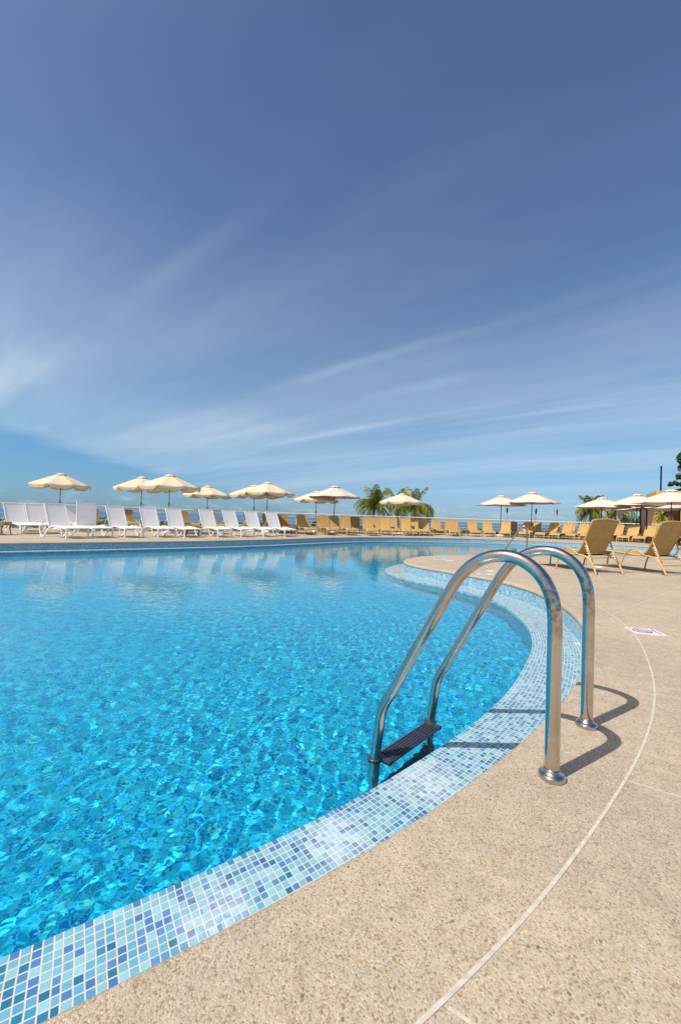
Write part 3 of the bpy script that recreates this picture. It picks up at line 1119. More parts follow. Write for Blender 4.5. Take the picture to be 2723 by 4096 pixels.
def make_wicker():
    r = empty('wicker_lounger')
    rail = cr([(0, 0, 0), (0.005, 0, 0.12), (0.03, 0, 0.23), (0.09, 0, 0.305), (0.2, 0, 0.345), (0.45, 0, 0.362), (0.8, 0, 0.345), (1.1, 0, 0.325), (1.29, 0, 0.325), (1.45, 0, 0.305),
               (1.56, 0, 0.235), (1.64, 0, 0.115), (1.69, 0, 0)], 4)
    mb = MB()
    for s in (-1, 1):
        mb.tube([(p.x, s * 0.302, p.z) for p in rail], 0.017, 10)
    mb.tube([(1.60, -0.302, 0.19), (1.62, -0.2, 0.18), (1.625, 0, 0.177), (1.62, 0.2, 0.18), (1.60, 0.302, 0.19)], 0.013, 8)
    mb.tube([(1.50, -0.302, 0.285), (1.50, 0.302, 0.285)], 0.012, 8)
    mb.tube([(0.82, -0.302, 0.335), (0.82, 0.302, 0.335)], 0.012, 8)
    mb.build('frame', M['tan_tube'], r)
    # seat
    sp = cr([(0.035, 0, 0.265), (0.075, 0, 0.325), (0.17, 0, 0.362), (0.40, 0, 0.378), (0.75, 0, 0.352), (1.05, 0, 0.335), (1.30, 0, 0.340)], 4)
    mb = MB()
    L = [0]
    for a_, b_ in zip(sp[:-1], sp[1:]):
        L.append(L[-1] + (b_ - a_).length)
    ys_ = (-0.292, -0.27, -0.15, 0, 0.15, 0.27, 0.292)
    dz = (-0.012, 0.0, -0.004, -0.007, -0.004, 0.0, -0.012)
    top = [[(p.x, y, p.z + d) for y, d in zip(ys_, dz)] for p in sp]
    bot = [[(p.x, y, p.z - 0.03) for y in ys_] for p in sp]
    uv = [[(y, l) for y in ys_] for l in L]
    mb.grid([q[::-1] for q in top], True, [q[::-1] for q in uv])
    mb.grid(bot, True, uv)
    mb.grid([[t[0], b[0]] for t, b in zip(top, bot)], False, [[(0, l), (0.03, l)] for l in L])
    mb.grid([[b[-1], t[-1]] for t, b in zip(top, bot)], False, [[(0, l), (0.03, l)] for l in L])
    mb.grid([top[0], bot[0]], False, [[(y, 0) for y in ys_], [(y, 0.03) for y in ys_]])
    mb.build('seat', M['wicker'], r)
    # backrest
    hx, hz_, tx, tz = 1.285, 0.345, 1.575, 0.945
    n = 9
    mb = MB()
    rows, rows2, uvr = [], [], []
    m_ = 11
    d = Vector((tx - hx, 0, tz - hz_))
    nn = Vector((-d.z, 0, d.x)).normalized()      # towards the sitter
    edge_pts = []
    for i in range(m_):
        t = i / (m_ - 1)
        row, row2, ur = [], [], []
        for j in range(n):
            y = -0.283 + 0.566 * j / (n - 1)
            arch = 0.032 * (1 - (y / 0.283) ** 2) * max(0, t - 0.6) / 0.4
            c = Vector((hx, y, hz_)) + d * t + d.normalized() * arch - nn * 0.03 * math.sin(math.pi * t) * 0.6
            row.append(c + nn * 0.011)
            row2.append(c - nn * 0.011)
            ur.append((y, t * 0.67))
        rows.append(row)
        rows2.append(row2)
        uvr.append(ur)
    mb.grid(rows, True, uvr)
    mb.grid([q[::-1] for q in rows2], True, [q[::-1] for q in uvr])
    mid = [[(a_ + b_) / 2 for a_, b_ in zip(x, y)] for x, y in zip(rows, rows2)]
    loop = [q[0] for q in mid] + mid[-1][1:-1] + [q[-1] for q in mid[::-1]]
    b0 = len(mb.f)
    mb.build('backrest', M['wicker'], r)
    bk = r.children[-1]
    mb = MB()
    mb.tube(loop, 0.020, 8)
    Lp = 0
    for k in range(b0, len(mb.f)):
        seg = (k - b0) // 8
        kk = (k - b0) % 8
        if len(mb.f[k]) == 4:
            mb.uv[k] = ((kk * 0.014, seg * 0.06), (kk * 0.014 + 0.014, seg * 0.06), (kk * 0.014 + 0.014, seg * 0.06 + 0.06), (kk * 0.014, seg * 0.06 + 0.06))
    mb.build('edge_binding', M['wicker_edge'], bk)
    for s in (-1, 1):
        y = s * 0.322
        hp = cr([(0.82, y, 0), (0.845, y, 0.13), (0.90, y, 0.28), (0.965, y, 0.375), (1.05, y, 0.430), (1.13, y, 0.428), (1.22, y, 0.385), (1.315, y, 0.328)], 4)
        MB().tube(hp, 0.014, 8).build('arm_hoop', M['tan_tube'], r)
        a_, b_ = Vector((1.425, s * 0.285, 0.60)), Vector((1.60, s * 0.285, 0.205))
        st_ = MB().tube([a_, b_], 0.012, 8).build('backrest_strut', M['tan_tube'], r)
        zz = MB()
        q = (b_ - a_)
        u_ = q.normalized()
        w_ = Vector((-u_.z, 0, u_.x))
        if w_.x > 0:
            w_ = -w_
        for k in range(6):
            t = 0.28 + k * 0.105
            c = a_ + q * t + w_ * 0.022
            R = Matrix((u_, Vector((0, 1, 0)), w_)).transposed()
            zz.box(c, (0.030, 0.006, 0.018), R)
            zz.box(c + w_ * 0.010 - u_ * 0.010, (0.012, 0.006, 0.026), R)
        zz.box(a_ + q * 0.56 + w_ * 0.010, (0.30, 0.006, 0.012), R)
        zz.build('notched_rack', M['white_plastic'], st_)
    return r


def make_white(back_deg=62, name='sling_lounger'):
    r = empty(name)
    W2 = 0.305
    rail = cr([(0, 0, 0.305), (0.25, 0, 0.318), (0.5, 0, 0.345), (0.72, 0, 0.362), (0.92, 0, 0.350), (1.10, 0, 0.285), (1.25, 0, 0.175), (1.40, 0, 0.06), (1.50, 0, 0.014), (1.58, 0, 0.028),
               (1.655, 0, 0.115), (1.70, 0, 0.235), (1.70, 0, 0.335), (1.67, 0, 0.375)], 4)
    for s in (-1, 1):
        mb = MB()
        rows = []
        m_ = len(rail)
        for i, p in enumerate(rail):
            t = (rail[min(i + 1, m_ - 1)] - rail[max(i - 1, 0)]).normalized()
            nn = Vector((-t.z, 0, t.x))
            k = 0.023 if p.x < 1.0 else 0.021
            c = Vector((p.x, s * W2, p.z))
            rows.append([c + nn * k + Vector((0, 0.016, 0)), c - nn * k + Vector((0, 0.016, 0)), c - nn * k - Vector((0, 0.016, 0)), c + nn * k - Vector((0, 0.016, 0)), c + nn * k + Vector((0, 0.016, 0))])
        mb.grid(rows, False)
        for q in (rows[0], rows[-1]):
            b = len(mb.v)
            mb.v.extend(q[:4])
            mb.face(range(b, b + 4))
        mb.build('side_rail', M['white_resin'], r)
        mb = MB()
        mb.box((0.006, s * W2, 0.150), (0.040, 0.036, 0.300))
        mb.box((0.006, s * W2, 0.004), (0.046, 0.042, 0.010))
        mb.build('leg', M['white_resin'], r)
    MB().box((0.0, 0, 0.300), (0.040, 2 * W2 - 0.034, 0.042)).build('end_bar', M['white_resin'], r)
    for bx_, bz_, br_ in ((1.665, 0.365, 0.014), (1.12, 0.33, 0.016), (1.62, 0.15, 0.010)):
        MB().tube([(bx_, -W2, bz_), (bx_, W2, bz_)], br_, 8).build('crossbar', M['white_resin'], r)
    mb = MB()
    sr = [(0.02, 0.322), (0.3, 0.335), (0.55, 0.362), (0.75, 0.376), (0.95, 0.366), (1.13, 0.345)]
    mb.grid([[(x, y, z - 0.010 * (1 - (y / W2) ** 2)) for y in (-W2 + 0.01, -0.2, -0.1, 0, 0.1, 0.2, W2 - 0.01)][::-1] for x, z in sr], True)
    mb.build('seat_sling', M['white_sling'], r)
    a = math.radians(back_deg)
    h = Vector((1.12, 0, 0.35))
    d = Vector((math.cos(a), 0, math.sin(a)))
    nn = Vector((-d.z, 0, d.x))
    Lb = 0.80
    WB = 0.295
    mb = MB()
    R = Matrix((d, Vector((0, 1, 0)), nn)).transposed()
    for s in (-1, 1):
        mb.box(h + d * (Lb / 2) + Vector((0, s * WB, 0)), (Lb, 0.026, 0.034), R)
    mb.box(h + d * (Lb - 0.012), (0.024, 2 * WB - 0.026, 0.030), R)
    mb.box(h + d * (Lb * 0.5) - nn * 0.03, (0.018, 2 * WB - 0.026, 0.014), R)
    mb.build('backrest_frame', M['white_resin'], r)
    mb = MB()
    mb.grid([[h + d * (Lb * t) + Vector((0, y, 0)) - nn * 0.012 * math.sin(math.pi * t) * (1 - (y / WB) ** 2) + nn * 0.008 for y in (-WB + 0.012, -0.15, 0, 0.15, WB - 0.012)] for t in (0.01, 0.2, 0.4, 0.6, 0.8, 0.985)], True)
    mb.build('backrest_sling', M['white_sling'], r)
    for s in (-1, 1):
        top = h + d * 0.42 + Vector((0, s * (WB - 0.03), 0))
        MB().tube([top, (1.66, s * (WB - 0.03), 0.355)], 0.012, 8).build('backrest_strut', M['white_resin'], r)
    return r


def unit(a_):
    return Vector((math.cos(math.radians(a_)), math.sin(math.radians(a_)), 0))


ORD = ['first', 'second', 'third', 'fourth', 'fifth', 'sixth', 'seventh', 'eighth', 'ninth', 'tenth', 'eleventh', 'twelfth', 'thirteenth', 'fourteenth', 'fifteenth', 'sixteenth', 'seventeenth', 'eighteenth', 'nineteenth']


def place_ff(o, px, py, th, half_w=0.305, side='L'):
    """put the foot-left (as seen) leg at the surveyed ground point; heading th"""
    g = gp(px, py)
    d = unit(th)
    n = Vector((d.y, -d.x, 0))       # towards picture right when the head points away
    c = g + n * half_w if side == 'L' else g - n * half_w
    o.location = (c.x, c.y, 0)
    o.rotation_euler = (0, 0, math.radians(th))
    return c


wproto = make_white(62)
wup = make_white(86)
front_white = [(266, 2156, 148.5, 0), (370.5, 2153, 145.5, 1), (499.5, 2152.3, 143, 0), (633.7, 2151.3, 141, 0), (738.6, 2151.3, 140, 0), (871.3, 2150.4, 138, 0),
               (965, 2149, 137, 0), (1055, 2148.5, 136, 0), (1139, 2148.2, 135, 0)]
used_p = set()
for i, (px, py, th, up) in enumerate(front_white):
    src = wup if up else wproto
    o = src if id(src) not in used_p else dup(src)
    used_p.add(id(src))
    place_ff(o, px, py, th)
    if up:
        lab = 'white sling lounger in the front row with its backrest raised almost upright'
    elif i == 0:
        lab = 'white sling lounger at the left end of the front row, rear leg in full view'
    elif i == 8:
        lab = 'last white sling lounger of the front row, next to the wicker loungers'
    else:
        lab = 'white sling lounger in the front row, %s right of the upright one' % ORD[i - 2]
    tag(o, lab, 'sun lounger', 'white sling loungers by the pool')
rear_white = [(83.5, 2137.5, 149, 'white sling lounger in the middle row, right of the brown table edge'),
              (-92, 2140, 150, 'white sling lounger in the middle row, only its foot showing at the left edge'),
              (170, 2136.5, 148, 'white sling lounger in the middle row just left of the front end lounger'),
              (98, 2127, 150, 'white sling lounger in the back row behind the two middle row loungers'),
              (245, 2127.5, 149, 'white sling lounger in the back row, a sliver left of the front end lounger'),
              (314, 2129, 148, 'white sling lounger in the back row between the end lounger and the upright one')]
for px, py, th, lab in rear_white:   # each with its own small turn
    o = dup(wproto)
    place_ff(o, px, py, th)
    tag(o, lab, 'sun lounger', 'white sling loungers by the pool')

wk = make_wicker()
first = [True]


def wicker(px, py, th, lab, group='wicker loungers along the far deck', zrot=0):
    o = wk if first[0] else dup(wk)
    first[0] = False
    place_ff(o, px, py, th, 0.302)
    tag(o, lab, 'sun lounger', group)
    return o


# the two large ones on the near deck, seen from behind (rear-left, rear-right leg points surveyed)
for rl, lab in (((4.47, 7.13), 'golden wicker lounger on the near deck seen from behind, nearer the ladder'),
                ((5.82, 7.30), 'golden wicker lounger on the near deck seen from behind, cut by the right picture edge')):
    dd = Vector((-0.275, 0.96, 0)).normalized()            # towards the foot end
    nn = Vector((dd.y, -dd.x, 0))
    c = Vector((rl[0], rl[1], 0)) + nn * 0.302 + dd * 1.69
    o = wk if first[0] else dup(wk)
    first[0] = False
    o.location = c
    o.rotation_euler = (0, 0, math.atan2(-dd.y, -dd.x))
    tag(o, lab, 'sun lounger', 'wicker loungers on the near deck')

far_front = [(1220, 2140.8, 113), (1308, 2141.7, 111), (1386.5, 2142.4, 104), (1465, 2143.2, 97), (1524, 2140.8, 91), (1607, 2143, 86), (1675.5, 2143, 81),
             (1797, 2145.2, 86), (1881.8, 2146, 80), (1937.6, 2147, 76), (1996.6, 2149, 66), (2074, 2150.5, 56), (2136.8, 2153, 33), (2194, 2155.6, 32), (2254.8, 2157.8, 31), (2316.7, 2160.4, 31),
             (2395, 2163.5, 32), (2464.6, 2166.7, 33), (2527, 2170.2, 34), (2650, 2176.0, 34)]
where = ['beside the last white one', 'under the cream umbrella left of the palms', 'right of the dark umbrella pole', 'below the left palm trunk', 'between the two palms, front row',
         'left of the small umbrella pole at the palms', 'at the right palm, before the gap', 'just right of the gap in the row', 'left of the first torch', 'below the blush umbrella with the torch beside it',
         'at the pole of the first blush umbrella', 'seen through the far handrail', 'right of the far handrail, front row', 'second right of the far handrail', 'third right of the far handrail',
         'partly hidden by the near wicker backrest', 'almost hidden behind the near wicker backrest', 'first right of the near wicker backrest', 'second right of the near wicker backrest', 'between the cabana and the right picture edge']
rj = random.Random(12)
for (px, py, th), w_ in zip(far_front, where):
    wicker(px, py, th + rj.uniform(-2.5, 2.5), 'wicker lounger on the far deck, ' + w_)
far_back = [(408, 18.2, 138, 'left of the third white backrest'), (514, 18.8, 136, 'right of the third white backrest'), (548, 19.6, 136, 'left of the fourth white backrest'), (640, 20.0, 134, 'right of the fourth white backrest'),
            (775, 20.4, 132, 'left of the sixth white backrest'), (862, 21.2, 130, 'first of the pair right of the sixth white backrest'), (889, 20.2, 130, 'second of the pair right of the sixth white backrest'),
            (955, 21.4, 128, 'between the seventh and eighth white backrests'), (1040, 21.6, 126, 'shaded, between the eighth and ninth white backrests'), (1112, 20.6, 122, 'shaded, right of the ninth white backrest'),
            (1141, 21.6, 120, 'second shaded one right of the ninth white backrest'), (1168, 22.6, 118, 'sunlit behind the shaded pair'),
            (1240, 21.4, 114, 'behind the first front one'), (1318, 21.4, 111, 'shaded behind the second front one'), (1362, 21.8, 106, 'shaded behind the dark umbrella pole'),
            (1437, 22.4, 99, 'between the third and fourth front ones'), (1513, 22.6, 92, 'sunlit between the fourth and fifth front ones'),
            (1577, 21.9, 88, 'half shaded between the fifth and sixth front ones'), (1655, 21.9, 82, 'shaded between the sixth and seventh front ones'),
            (1762, 25.6, 88, 'leaning behind the first one right of the gap'), (1828, 25.4, 84, 'right of the first one after the gap'), (2046, 26.6, 66, 'shaded behind the blush umbrella pole'),
            (2112, 26.6, 45, 'behind the far handrail'), (2172, 26.2, 33, 'second row, right of the umbrella pole'), (2232, 26.0, 32, 'second row, between two front ones right of the pole'),
            (2292, 25.6, 32, 'second row, left of the near wicker backrest'), (2430, 24.8, 33, 'second row, right beside the near wicker backrest'), (2494, 24.4, 34, 'second row, below the cabana curtain'),
            (2556, 24.0, 34, 'shaded second row one below the brown curtain')]
for px, D, th, lab in far_back:
    D += 1.1 if 1400 < px < 1700 else 0.6
    g = at(px, D)
    o = dup(wk)
    o.location = (g.x, g.y, 0)
    o.rotation_euler = (0, 0, math.radians(th))
    tag(o, 'wicker lounger in the back row, ' + lab, 'sun lounger', 'wicker loungers along the far deck')


# ------------------------------------------------------------------ side tables
def make_table(h=0.42, w=0.5):
    r = empty('side_table')
    mb = MB()
    t = w / 2
    mb.box((0, 0, h - 0.055), (w, w, 0.11))
    for k in range(len(mb.f)):
        mb.uv[k] = ((0, 0), (w, 0), (w, 0.11 if k > 1 else w), (0, 0.11 if k > 1 else w))
    mb.build('table_top', M['wicker'], r)
    for sx in (-1, 1):
        for sy in (-1, 1):
            MB().tube([(sx * (t - 0.03), sy * (t - 0.03), h - 0.11), (sx * (t - 0.035), sy * (t - 0.035), 0.2), (sx * (t - 0.005), sy * (t - 0.005), 0)], [0.02, 0.017, 0.014], 8).build('leg', M['brown_wicker'], r)
    return r


tb = make_table()
tabs = [(771, 2144, 0.3, 'wicker side table with brown legs behind the sixth white lounger'), (1155, 2141, 0.5, 'wicker side table with brown legs behind the last white lounger'),
        (-8, 2139, 0.2, 'brown wicker side table cut by the left picture edge'), (1850, 2143, 0.2, 'small wicker side table between two loungers right of the gap'),
        (1698, 2139, 0.1, 'shaded wicker side table under the lounger at the right palm')]
for i, (px, py, rz, lab) in enumerate(tabs):
    o = tb if i == 0 else dup(tb)
    o.location = gp(px, py)
    o.rotation_euler = (0, 0, rz)
    tag(o, lab, 'side table', 'wicker side tables')


# ------------------------------------------------------------------ umbrellas
def make_umbrella(kind, R=1.42, H=2.47, drop=0.52, n=8):
    r = empty('cream_umbrella' if kind == 'cream' else 'blush_umbrella')
    fab = M['cream'] if kind == 'cream' else M['blush']
    mb = MB()
    rows = []
    sub = 6
    N_ = n * sub
    for k in range(9):
        t = k / 8
        row = []
        for j in range(N_ + 1):
            a = 2 * math.pi * j / N_
            sec = (j % sub) / sub
            # straight edges between ribs, slight sag of the panels
            ap = math.cos(math.pi / n) / math.cos((sec - 0.5) * 2 * math.pi / n)
            rad = R * (0.03 + 0.97 * t) * ap
            z = H - drop * t ** 1.12
            sag = 0.045 * math.sin(math.pi * sec) * t * (1.0 if kind == 'cream' else 0.5)
            row.append((rad * math.cos(a), rad * math.sin(a), z - sag))
        rows.append(row)
    mb.grid(rows, True)
    mb.build('canopy', fab, r, solid=0.004)
    if kind == 'cream':
        for i in range(n):
            v = MB()
            rr = [[], [], []]
            for q in range(13):
                s = q / 12
                a0, a1 = 2 * math.pi * (i + 0.015) / n, 2 * math.pi * (i + 0.985) / n
                p0 = Vector((R * math.cos(a0), R * math.sin(a0), 0))
                p1 = Vector((R * math.cos(a1), R * math.sin(a1), 0))
                p = p0.lerp(p1, s)
                zt = H - drop - 0.045 * math.sin(math.pi * s)
                ln = 0.115 * min(1.0, 0.35 + 3.2 * min(s, 1 - s))
                ou = p.normalized() * 0.012 * math.sin(s * 19 + i)
                rr[0].append(p + Vector((0, 0, zt)))
                rr[1].append(p + Vector((0, 0, zt - ln * 0.5)) + ou * 0.5 - p.normalized() * 0.008)
                rr[2].append(p + Vector((0, 0, zt - ln)) + ou - p.normalized() * 0.02)
            v.grid(rr, True)
            v.build('valance_flap', fab, r)
    mb = MB()
    vr, vd = (0.26, 0.10) if kind == 'cream' else (0.30, 0.13)
    rows = []
    for k in range(5):
        t = k / 4
        row = []
        for j in range(n * 6 + 1):
            a = 2 * math.pi * j / (n * 6)
            sec = (j % 6) / 6
            sc = 0.02 * math.sin(math.pi * sec) * t if kind == 'blush' else 0
            row.append((vr * (0.02 + 0.98 * t) * math.cos(a), vr * (0.02 + 0.98 * t) * math.sin(a), H + (0.048 if kind == 'cream' else 0.075) - vd * t ** 1.9 + sc * 1.4))
        rows.append(row)
    mb.grid(rows, True)
    mb.build('vent_cap', fab, r, solid=0.004)
    pm = M['pole_grey'] if kind == 'cream' else M['pole_dark']
    pole = MB()
    pole.tube([(0, 0, 0.03), (0, 0, H - 0.02)], 0.021 if kind == 'cream' else 0.024, 12)
    pl = pole.build('pole', pm, r)
    if kind == 'cream':
        c = MB()
        c.lathe((0, 0, 1.24), [(0.022, -0.08), (0.04, -0.06), (0.042, 0.05), (0.024, 0.075)], 12)
        c.tube([(0.03, 0, 1.22), (0.08, 0, 1.22), (0.085, 0, 1.18), (0.13, 0, 1.18)], 0.008, 8)
        c.build('crank', M['pole_grey'], r)
    else:
        c = MB()
        c.lathe((0, 0, H + 0.03), [(0.012, 0), (0.02, 0.02), (0.018, 0.045), (0.004, 0.07)], 10)
        c.build('finial', M['pole_dark'], r)
        c = MB()
        c.lathe((0, 0, H - 0.52), [(0.03, -0.05), (0.042, -0.04), (0.042, 0.02), (0.03, 0.04)], 12)
        c.build('hub', M['pole_dark'], r)
    rm = M['rib'] if kind == 'cream' else M['pole_dark']
    for i in range(n):
        a = 2 * math.pi * i / n
        d = Vector((math.cos(a), math.sin(a), 0))
        rb_ = MB()
        ext = 0.985 if kind == 'cream' else 1.03
        rb_.tube([d * 0.03 + Vector((0, 0, H - 0.03)), d * R * 0.5 + Vector((0, 0, H - drop * 0.5 ** 1.12 - 0.022)), d * R * ext + Vector((0, 0, H - drop * ext ** 1.12 - 0.016))], 0.009 if kind == 'cream' else 0.013, 6)
        o_ = rb_.build('rib', rm, r)
        sb_ = MB()
        sb_.tube([d * 0.03 + Vector((0, 0, H - 0.55)), d * R * 0.52 + Vector((0, 0, H - drop * 0.52 ** 1.12 - 0.03))], 0.008 if kind == 'cream' else 0.011, 6)
        sb_.build('strut', rm, o_)
    b = MB()
    b.lathe((0, 0, 0), [(0.26, 0), (0.27, 0.03), (0.25, 0.07), (0.12, 0.10), (0.05, 0.11), (0.045, 0.30), (0.03, 0.31)], 20)
    b.build('base', M['white_plastic'], r)
    return r


uc = make_umbrella('cream')
ub = make_umbrella('blush', R=1.60, H=2.74, drop=0.62)
cream = [(244, 1893, 17.9, 0, 'cream scalloped umbrella alone at the far left of the row', 12),
         (569, 1906.4, 19.6, 0, 'cream scalloped umbrella second from left, half behind its larger neighbour', 20),
         (680, 1898, 17.6, 0, 'large cream scalloped umbrella overlapping the one on its left', 4),
         (832, 1943.4, 23.8, 0, 'cream umbrella alone, small, between the large pairs', 30),
         (1071, 1929, 21.2, 0, 'cream umbrella in front of the overlapping pair left of centre', 8),
         (1018, 1941, 22.8, 0, 'cream umbrella at the back of the overlapping pair left of centre', 26),
         (1265.6, 1965, 24.8, 0, 'cream umbrella behind the blush one with the dark pole', 15),
         (1607.6, 1974, 25.4, 0, 'cream umbrella standing in front of the right palm', 2)]
for i, (ax, ay, D, t_, lab, rz) in enumerate(cream):
    o = uc if i == 0 else dup(uc)
    g = at(ax, D)
    Dd = D
    # pole foot directly below the apex
    d = ray(ax, ay)
    k = Dd / d[1]
    top = HC + d[2] * k
    o.location = (d[0] * k, Dd, 0)
    s = top / 2.505
    k_ = (0.87, 0.88, 0.94, 1, 1, 1, 1, 1)[i]
    o.scale = (k_, k_, s)
    o.rotation_euler = (0, 0, math.radians(rz))
    tag(o, lab, 'umbrella', 'cream scalloped umbrellas')
blush = [(1339.7, 1941, 24.3, 'blush umbrella with a dark pole left of the palms', 22.5),
         (2004.5, 1979.7, 27.6, 'smaller blush umbrella left of the torch, half behind its neighbour', 10),
         (2128, 1966, 26.3, 'blush umbrella with dark ribs above the far handrail', 15),
         (2407, 1987, 25.6, 'blush umbrella in front of the bushy palms, above the near wicker backrest', 5),
         (2547.6, 1974, 24.4, 'blush umbrella in front of the cabana, second from the right edge', 24),
         (2685.4, 1956, 20.4, 'large blush umbrella cut by the right picture edge', 12)]
for i, (ax, ay, D, lab, rz) in enumerate(blush):
    o = ub if i == 0 else dup(ub)
    d = ray(ax, ay)
    k = D / d[1]
    top = HC + d[2] * k
    o.location = (d[0] * k, D, 0)
    o.scale = (1, 1, top / 2.84)
    o.rotation_euler = (0, 0, math.radians(rz))
    tag(o, lab, 'umbrella', 'blush market umbrellas')

# ------------------------------------------------------------------ white railing
fr_ = empty('railing', FENCE[4], 0, 'white metal railing with thin horizontal bars along the seaward deck edge', 'railing')
f0 = FENCE[4]
pts = [Vector((p.x, p.y + 0.12, 0)) - f0 for p in cr(FENCE, 14)]


def run_pts(z):
    return [Vector((p.x, p.y, z)) for p in pts]


MB().tube(run_pts(1.09), 0.030, 10).build('top_rail', M['white_paint'], fr_)
for z in (0.87, 0.66, 0.45, 0.24):
    MB().tube(run_pts(z), 0.010, 6).build('bar', M['white_paint'], fr_)
Ls = [0]
for a_, b_ in zip(pts[:-1], pts[1:]):
    Ls.append(Ls[-1] + (b_ - a_).length)
npost = 26
for k in range(npost):
    s = Ls[-1] * (k + 0.35) / npost
    i = max(j for j in range(len(Ls)) if Ls[j] <= s)
    p = pts[i].lerp(pts[min(i + 1, len(pts) - 1)], (s - Ls[i]) / max(1e-6, Ls[min(i + 1, len(Ls) - 1)] - Ls[i]))
    po = MB()
    po.tube([p + Vector((0, 0, 0)), p + Vector((0, 0, 0.8)), p + Vector((0.01, 0.05, 0.98)), p + Vector((0, 0.0, 1.07))], 0.028, 8)
    po.build('post', M['white_paint'], fr_)

# ------------------------------------------------------------------ torches, lamp pole
to = empty('torch')
mb = MB()
mb.tube([(0, 0, 0), (0, 0, 1.55)], 0.014, 8)
mb.build('pole', M['bamboo'], to)
mb = MB()
mb.lathe((0, 0, 1.5), [(0.02, 0), (0.05, 0.10), (0.06, 0.20), (0.045, 0.30), (0.05, 0.33), (0.02, 0.36), (0.012, 0.40)], 12)
mb.build('oil_pot', M['flame_pot'], to)
for i, (px, py, D, tx, lab) in enumerate([(2026, 2028, 26.5, 0.02, 'thin bamboo torch under the edge of two overlapping blush umbrellas'), (2138.5, 2032, 25.5, 0.05, 'bamboo torch leaning close to the dark umbrella pole'),
                                      (2227.8, 2035, 27.5, 0.0, 'lone upright bamboo torch against the sky'), (2327, 2040, 27.0, 0.10, 'tilted bamboo torch at the left side of the bushy palms')]):
    o = to if i == 0 else dup(to)
    d = ray(px, py)
    k = D / d[1]
    o.location = (d[0] * k, D, 0)
    o.scale = (1, 1, (HC + d[2] * k) / 1.9)
    o.rotation_euler = (0, tx, 0)
    tag(o, lab, 'torch', 'bamboo torches by the railing')
d = ray(2644, 1863)
k = 34.5 / d[1]
mb = MB()
mb.tube([(0, 0, 0), (0, 0, HC + d[2] * k)], 0.062, 12)
mb.box((0, 0, 0.02), (0.3, 0.3, 0.04))
o = mb.build('lamp_post', M['black'], loc=(d[0] * k, 34.5, 0))
tag(o, 'plain black post rising behind the yellow wall', 'post')

# ------------------------------------------------------------------ yellow building and cabanas
bd_ = empty('yellow_building', (24.6, 32.0, 0), math.radians(-28), 'ochre yellow stucco building at the right edge behind the cabanas', 'building')
mb = MB()
mb.box((6, 2.0, 1.87), (12, 4, 3.74))
mb.build('wall', M['yellow_wall'], bd_)
mb = MB()
mb.box((7.35, 2.05, 3.90), (9.3, 4.1, 0.32))
mb.build('parapet', M['yellow_wall'], bd_)

M['curtain_light'] = mat_fabric('light_curtain', (0.88, 0.74, 0.68), 0.35)
M['curtain_brown'] = mat_fabric('brown_curtain', (0.30, 0.15, 0.085), 0.2)


def cabana(loc, rz, lab, first_):
    r = empty('cabana', loc, rz, lab, 'cabana', 'curtained cabanas')
    h, w = 1.95, 1.08
    mb = MB()
    n = 4
    A = [(-w, -w), (w, -w), (w, w), (-w, w)]
    for i in range(4):
        a_, b_ = Vector((A[i][0] * 1.12, A[i][1] * 1.12, h)), Vector((A[(i + 1) % 4][0] * 1.12, A[(i + 1) % 4][1] * 1.12, h))
        rows = []
        for t in (0, .25, .5, .75, 1):
            rows.append([a_.lerp(b_, s).lerp(Vector((0, 0, h + 0.42)), t) - Vector((0, 0, 0.06 * math.sin(math.pi * t))) for s in (0, .25, .5, .75, 1)])
        mb.grid(rows, True)
    mb.build('canopy', M['blush'], r, solid=0.006)
    for x, y in A:
        MB().box((x, y, h / 2), (0.06, 0.06, h)).build('post', M['pole_dark'], r)
    fb = MB()
    for i in range(4):
        a_, b_ = Vector((*A[i], h - 0.03)), Vector((*A[(i + 1) % 4], h - 0.03))
        fb.tube([a_, b_], 0.025, 6)
    fb.build('top_frame', M['white_paint'], r)
    for i, (x, y) in enumerate(A):
        c = MB()
        rows = []
        sgn = -1 if x > 0 else 1
        for k in range(9):
            t = k / 8
            wd = 0.50 - 0.30 * math.sin(math.pi * min(1, t * 0.62))
            row = []
            for q in range(17):
                s = q / 16
                row.append((x + sgn * (0.04 + s * wd), y + 0.035 * math.sin(s * 26 + i) * (0.5 + t), h - 0.06 - t * (h - 0.12)))
            rows.append(row)
        c.grid(rows, True)
        c.build('curtain', M['curtain_light'] if i in (0, 3) else M['curtain_brown'], r)
    return r


g = at(2573, 26.0)
cabana((g.x, 26.0, 0), math.radians(2), 'curtained cabana with a shallow canopy behind the second umbrella from the right', True)
g = at(2722, 22.6)
cabana((g.x, 22.6, 0), math.radians(8), 'curtained cabana mostly cut by the right picture edge', False)


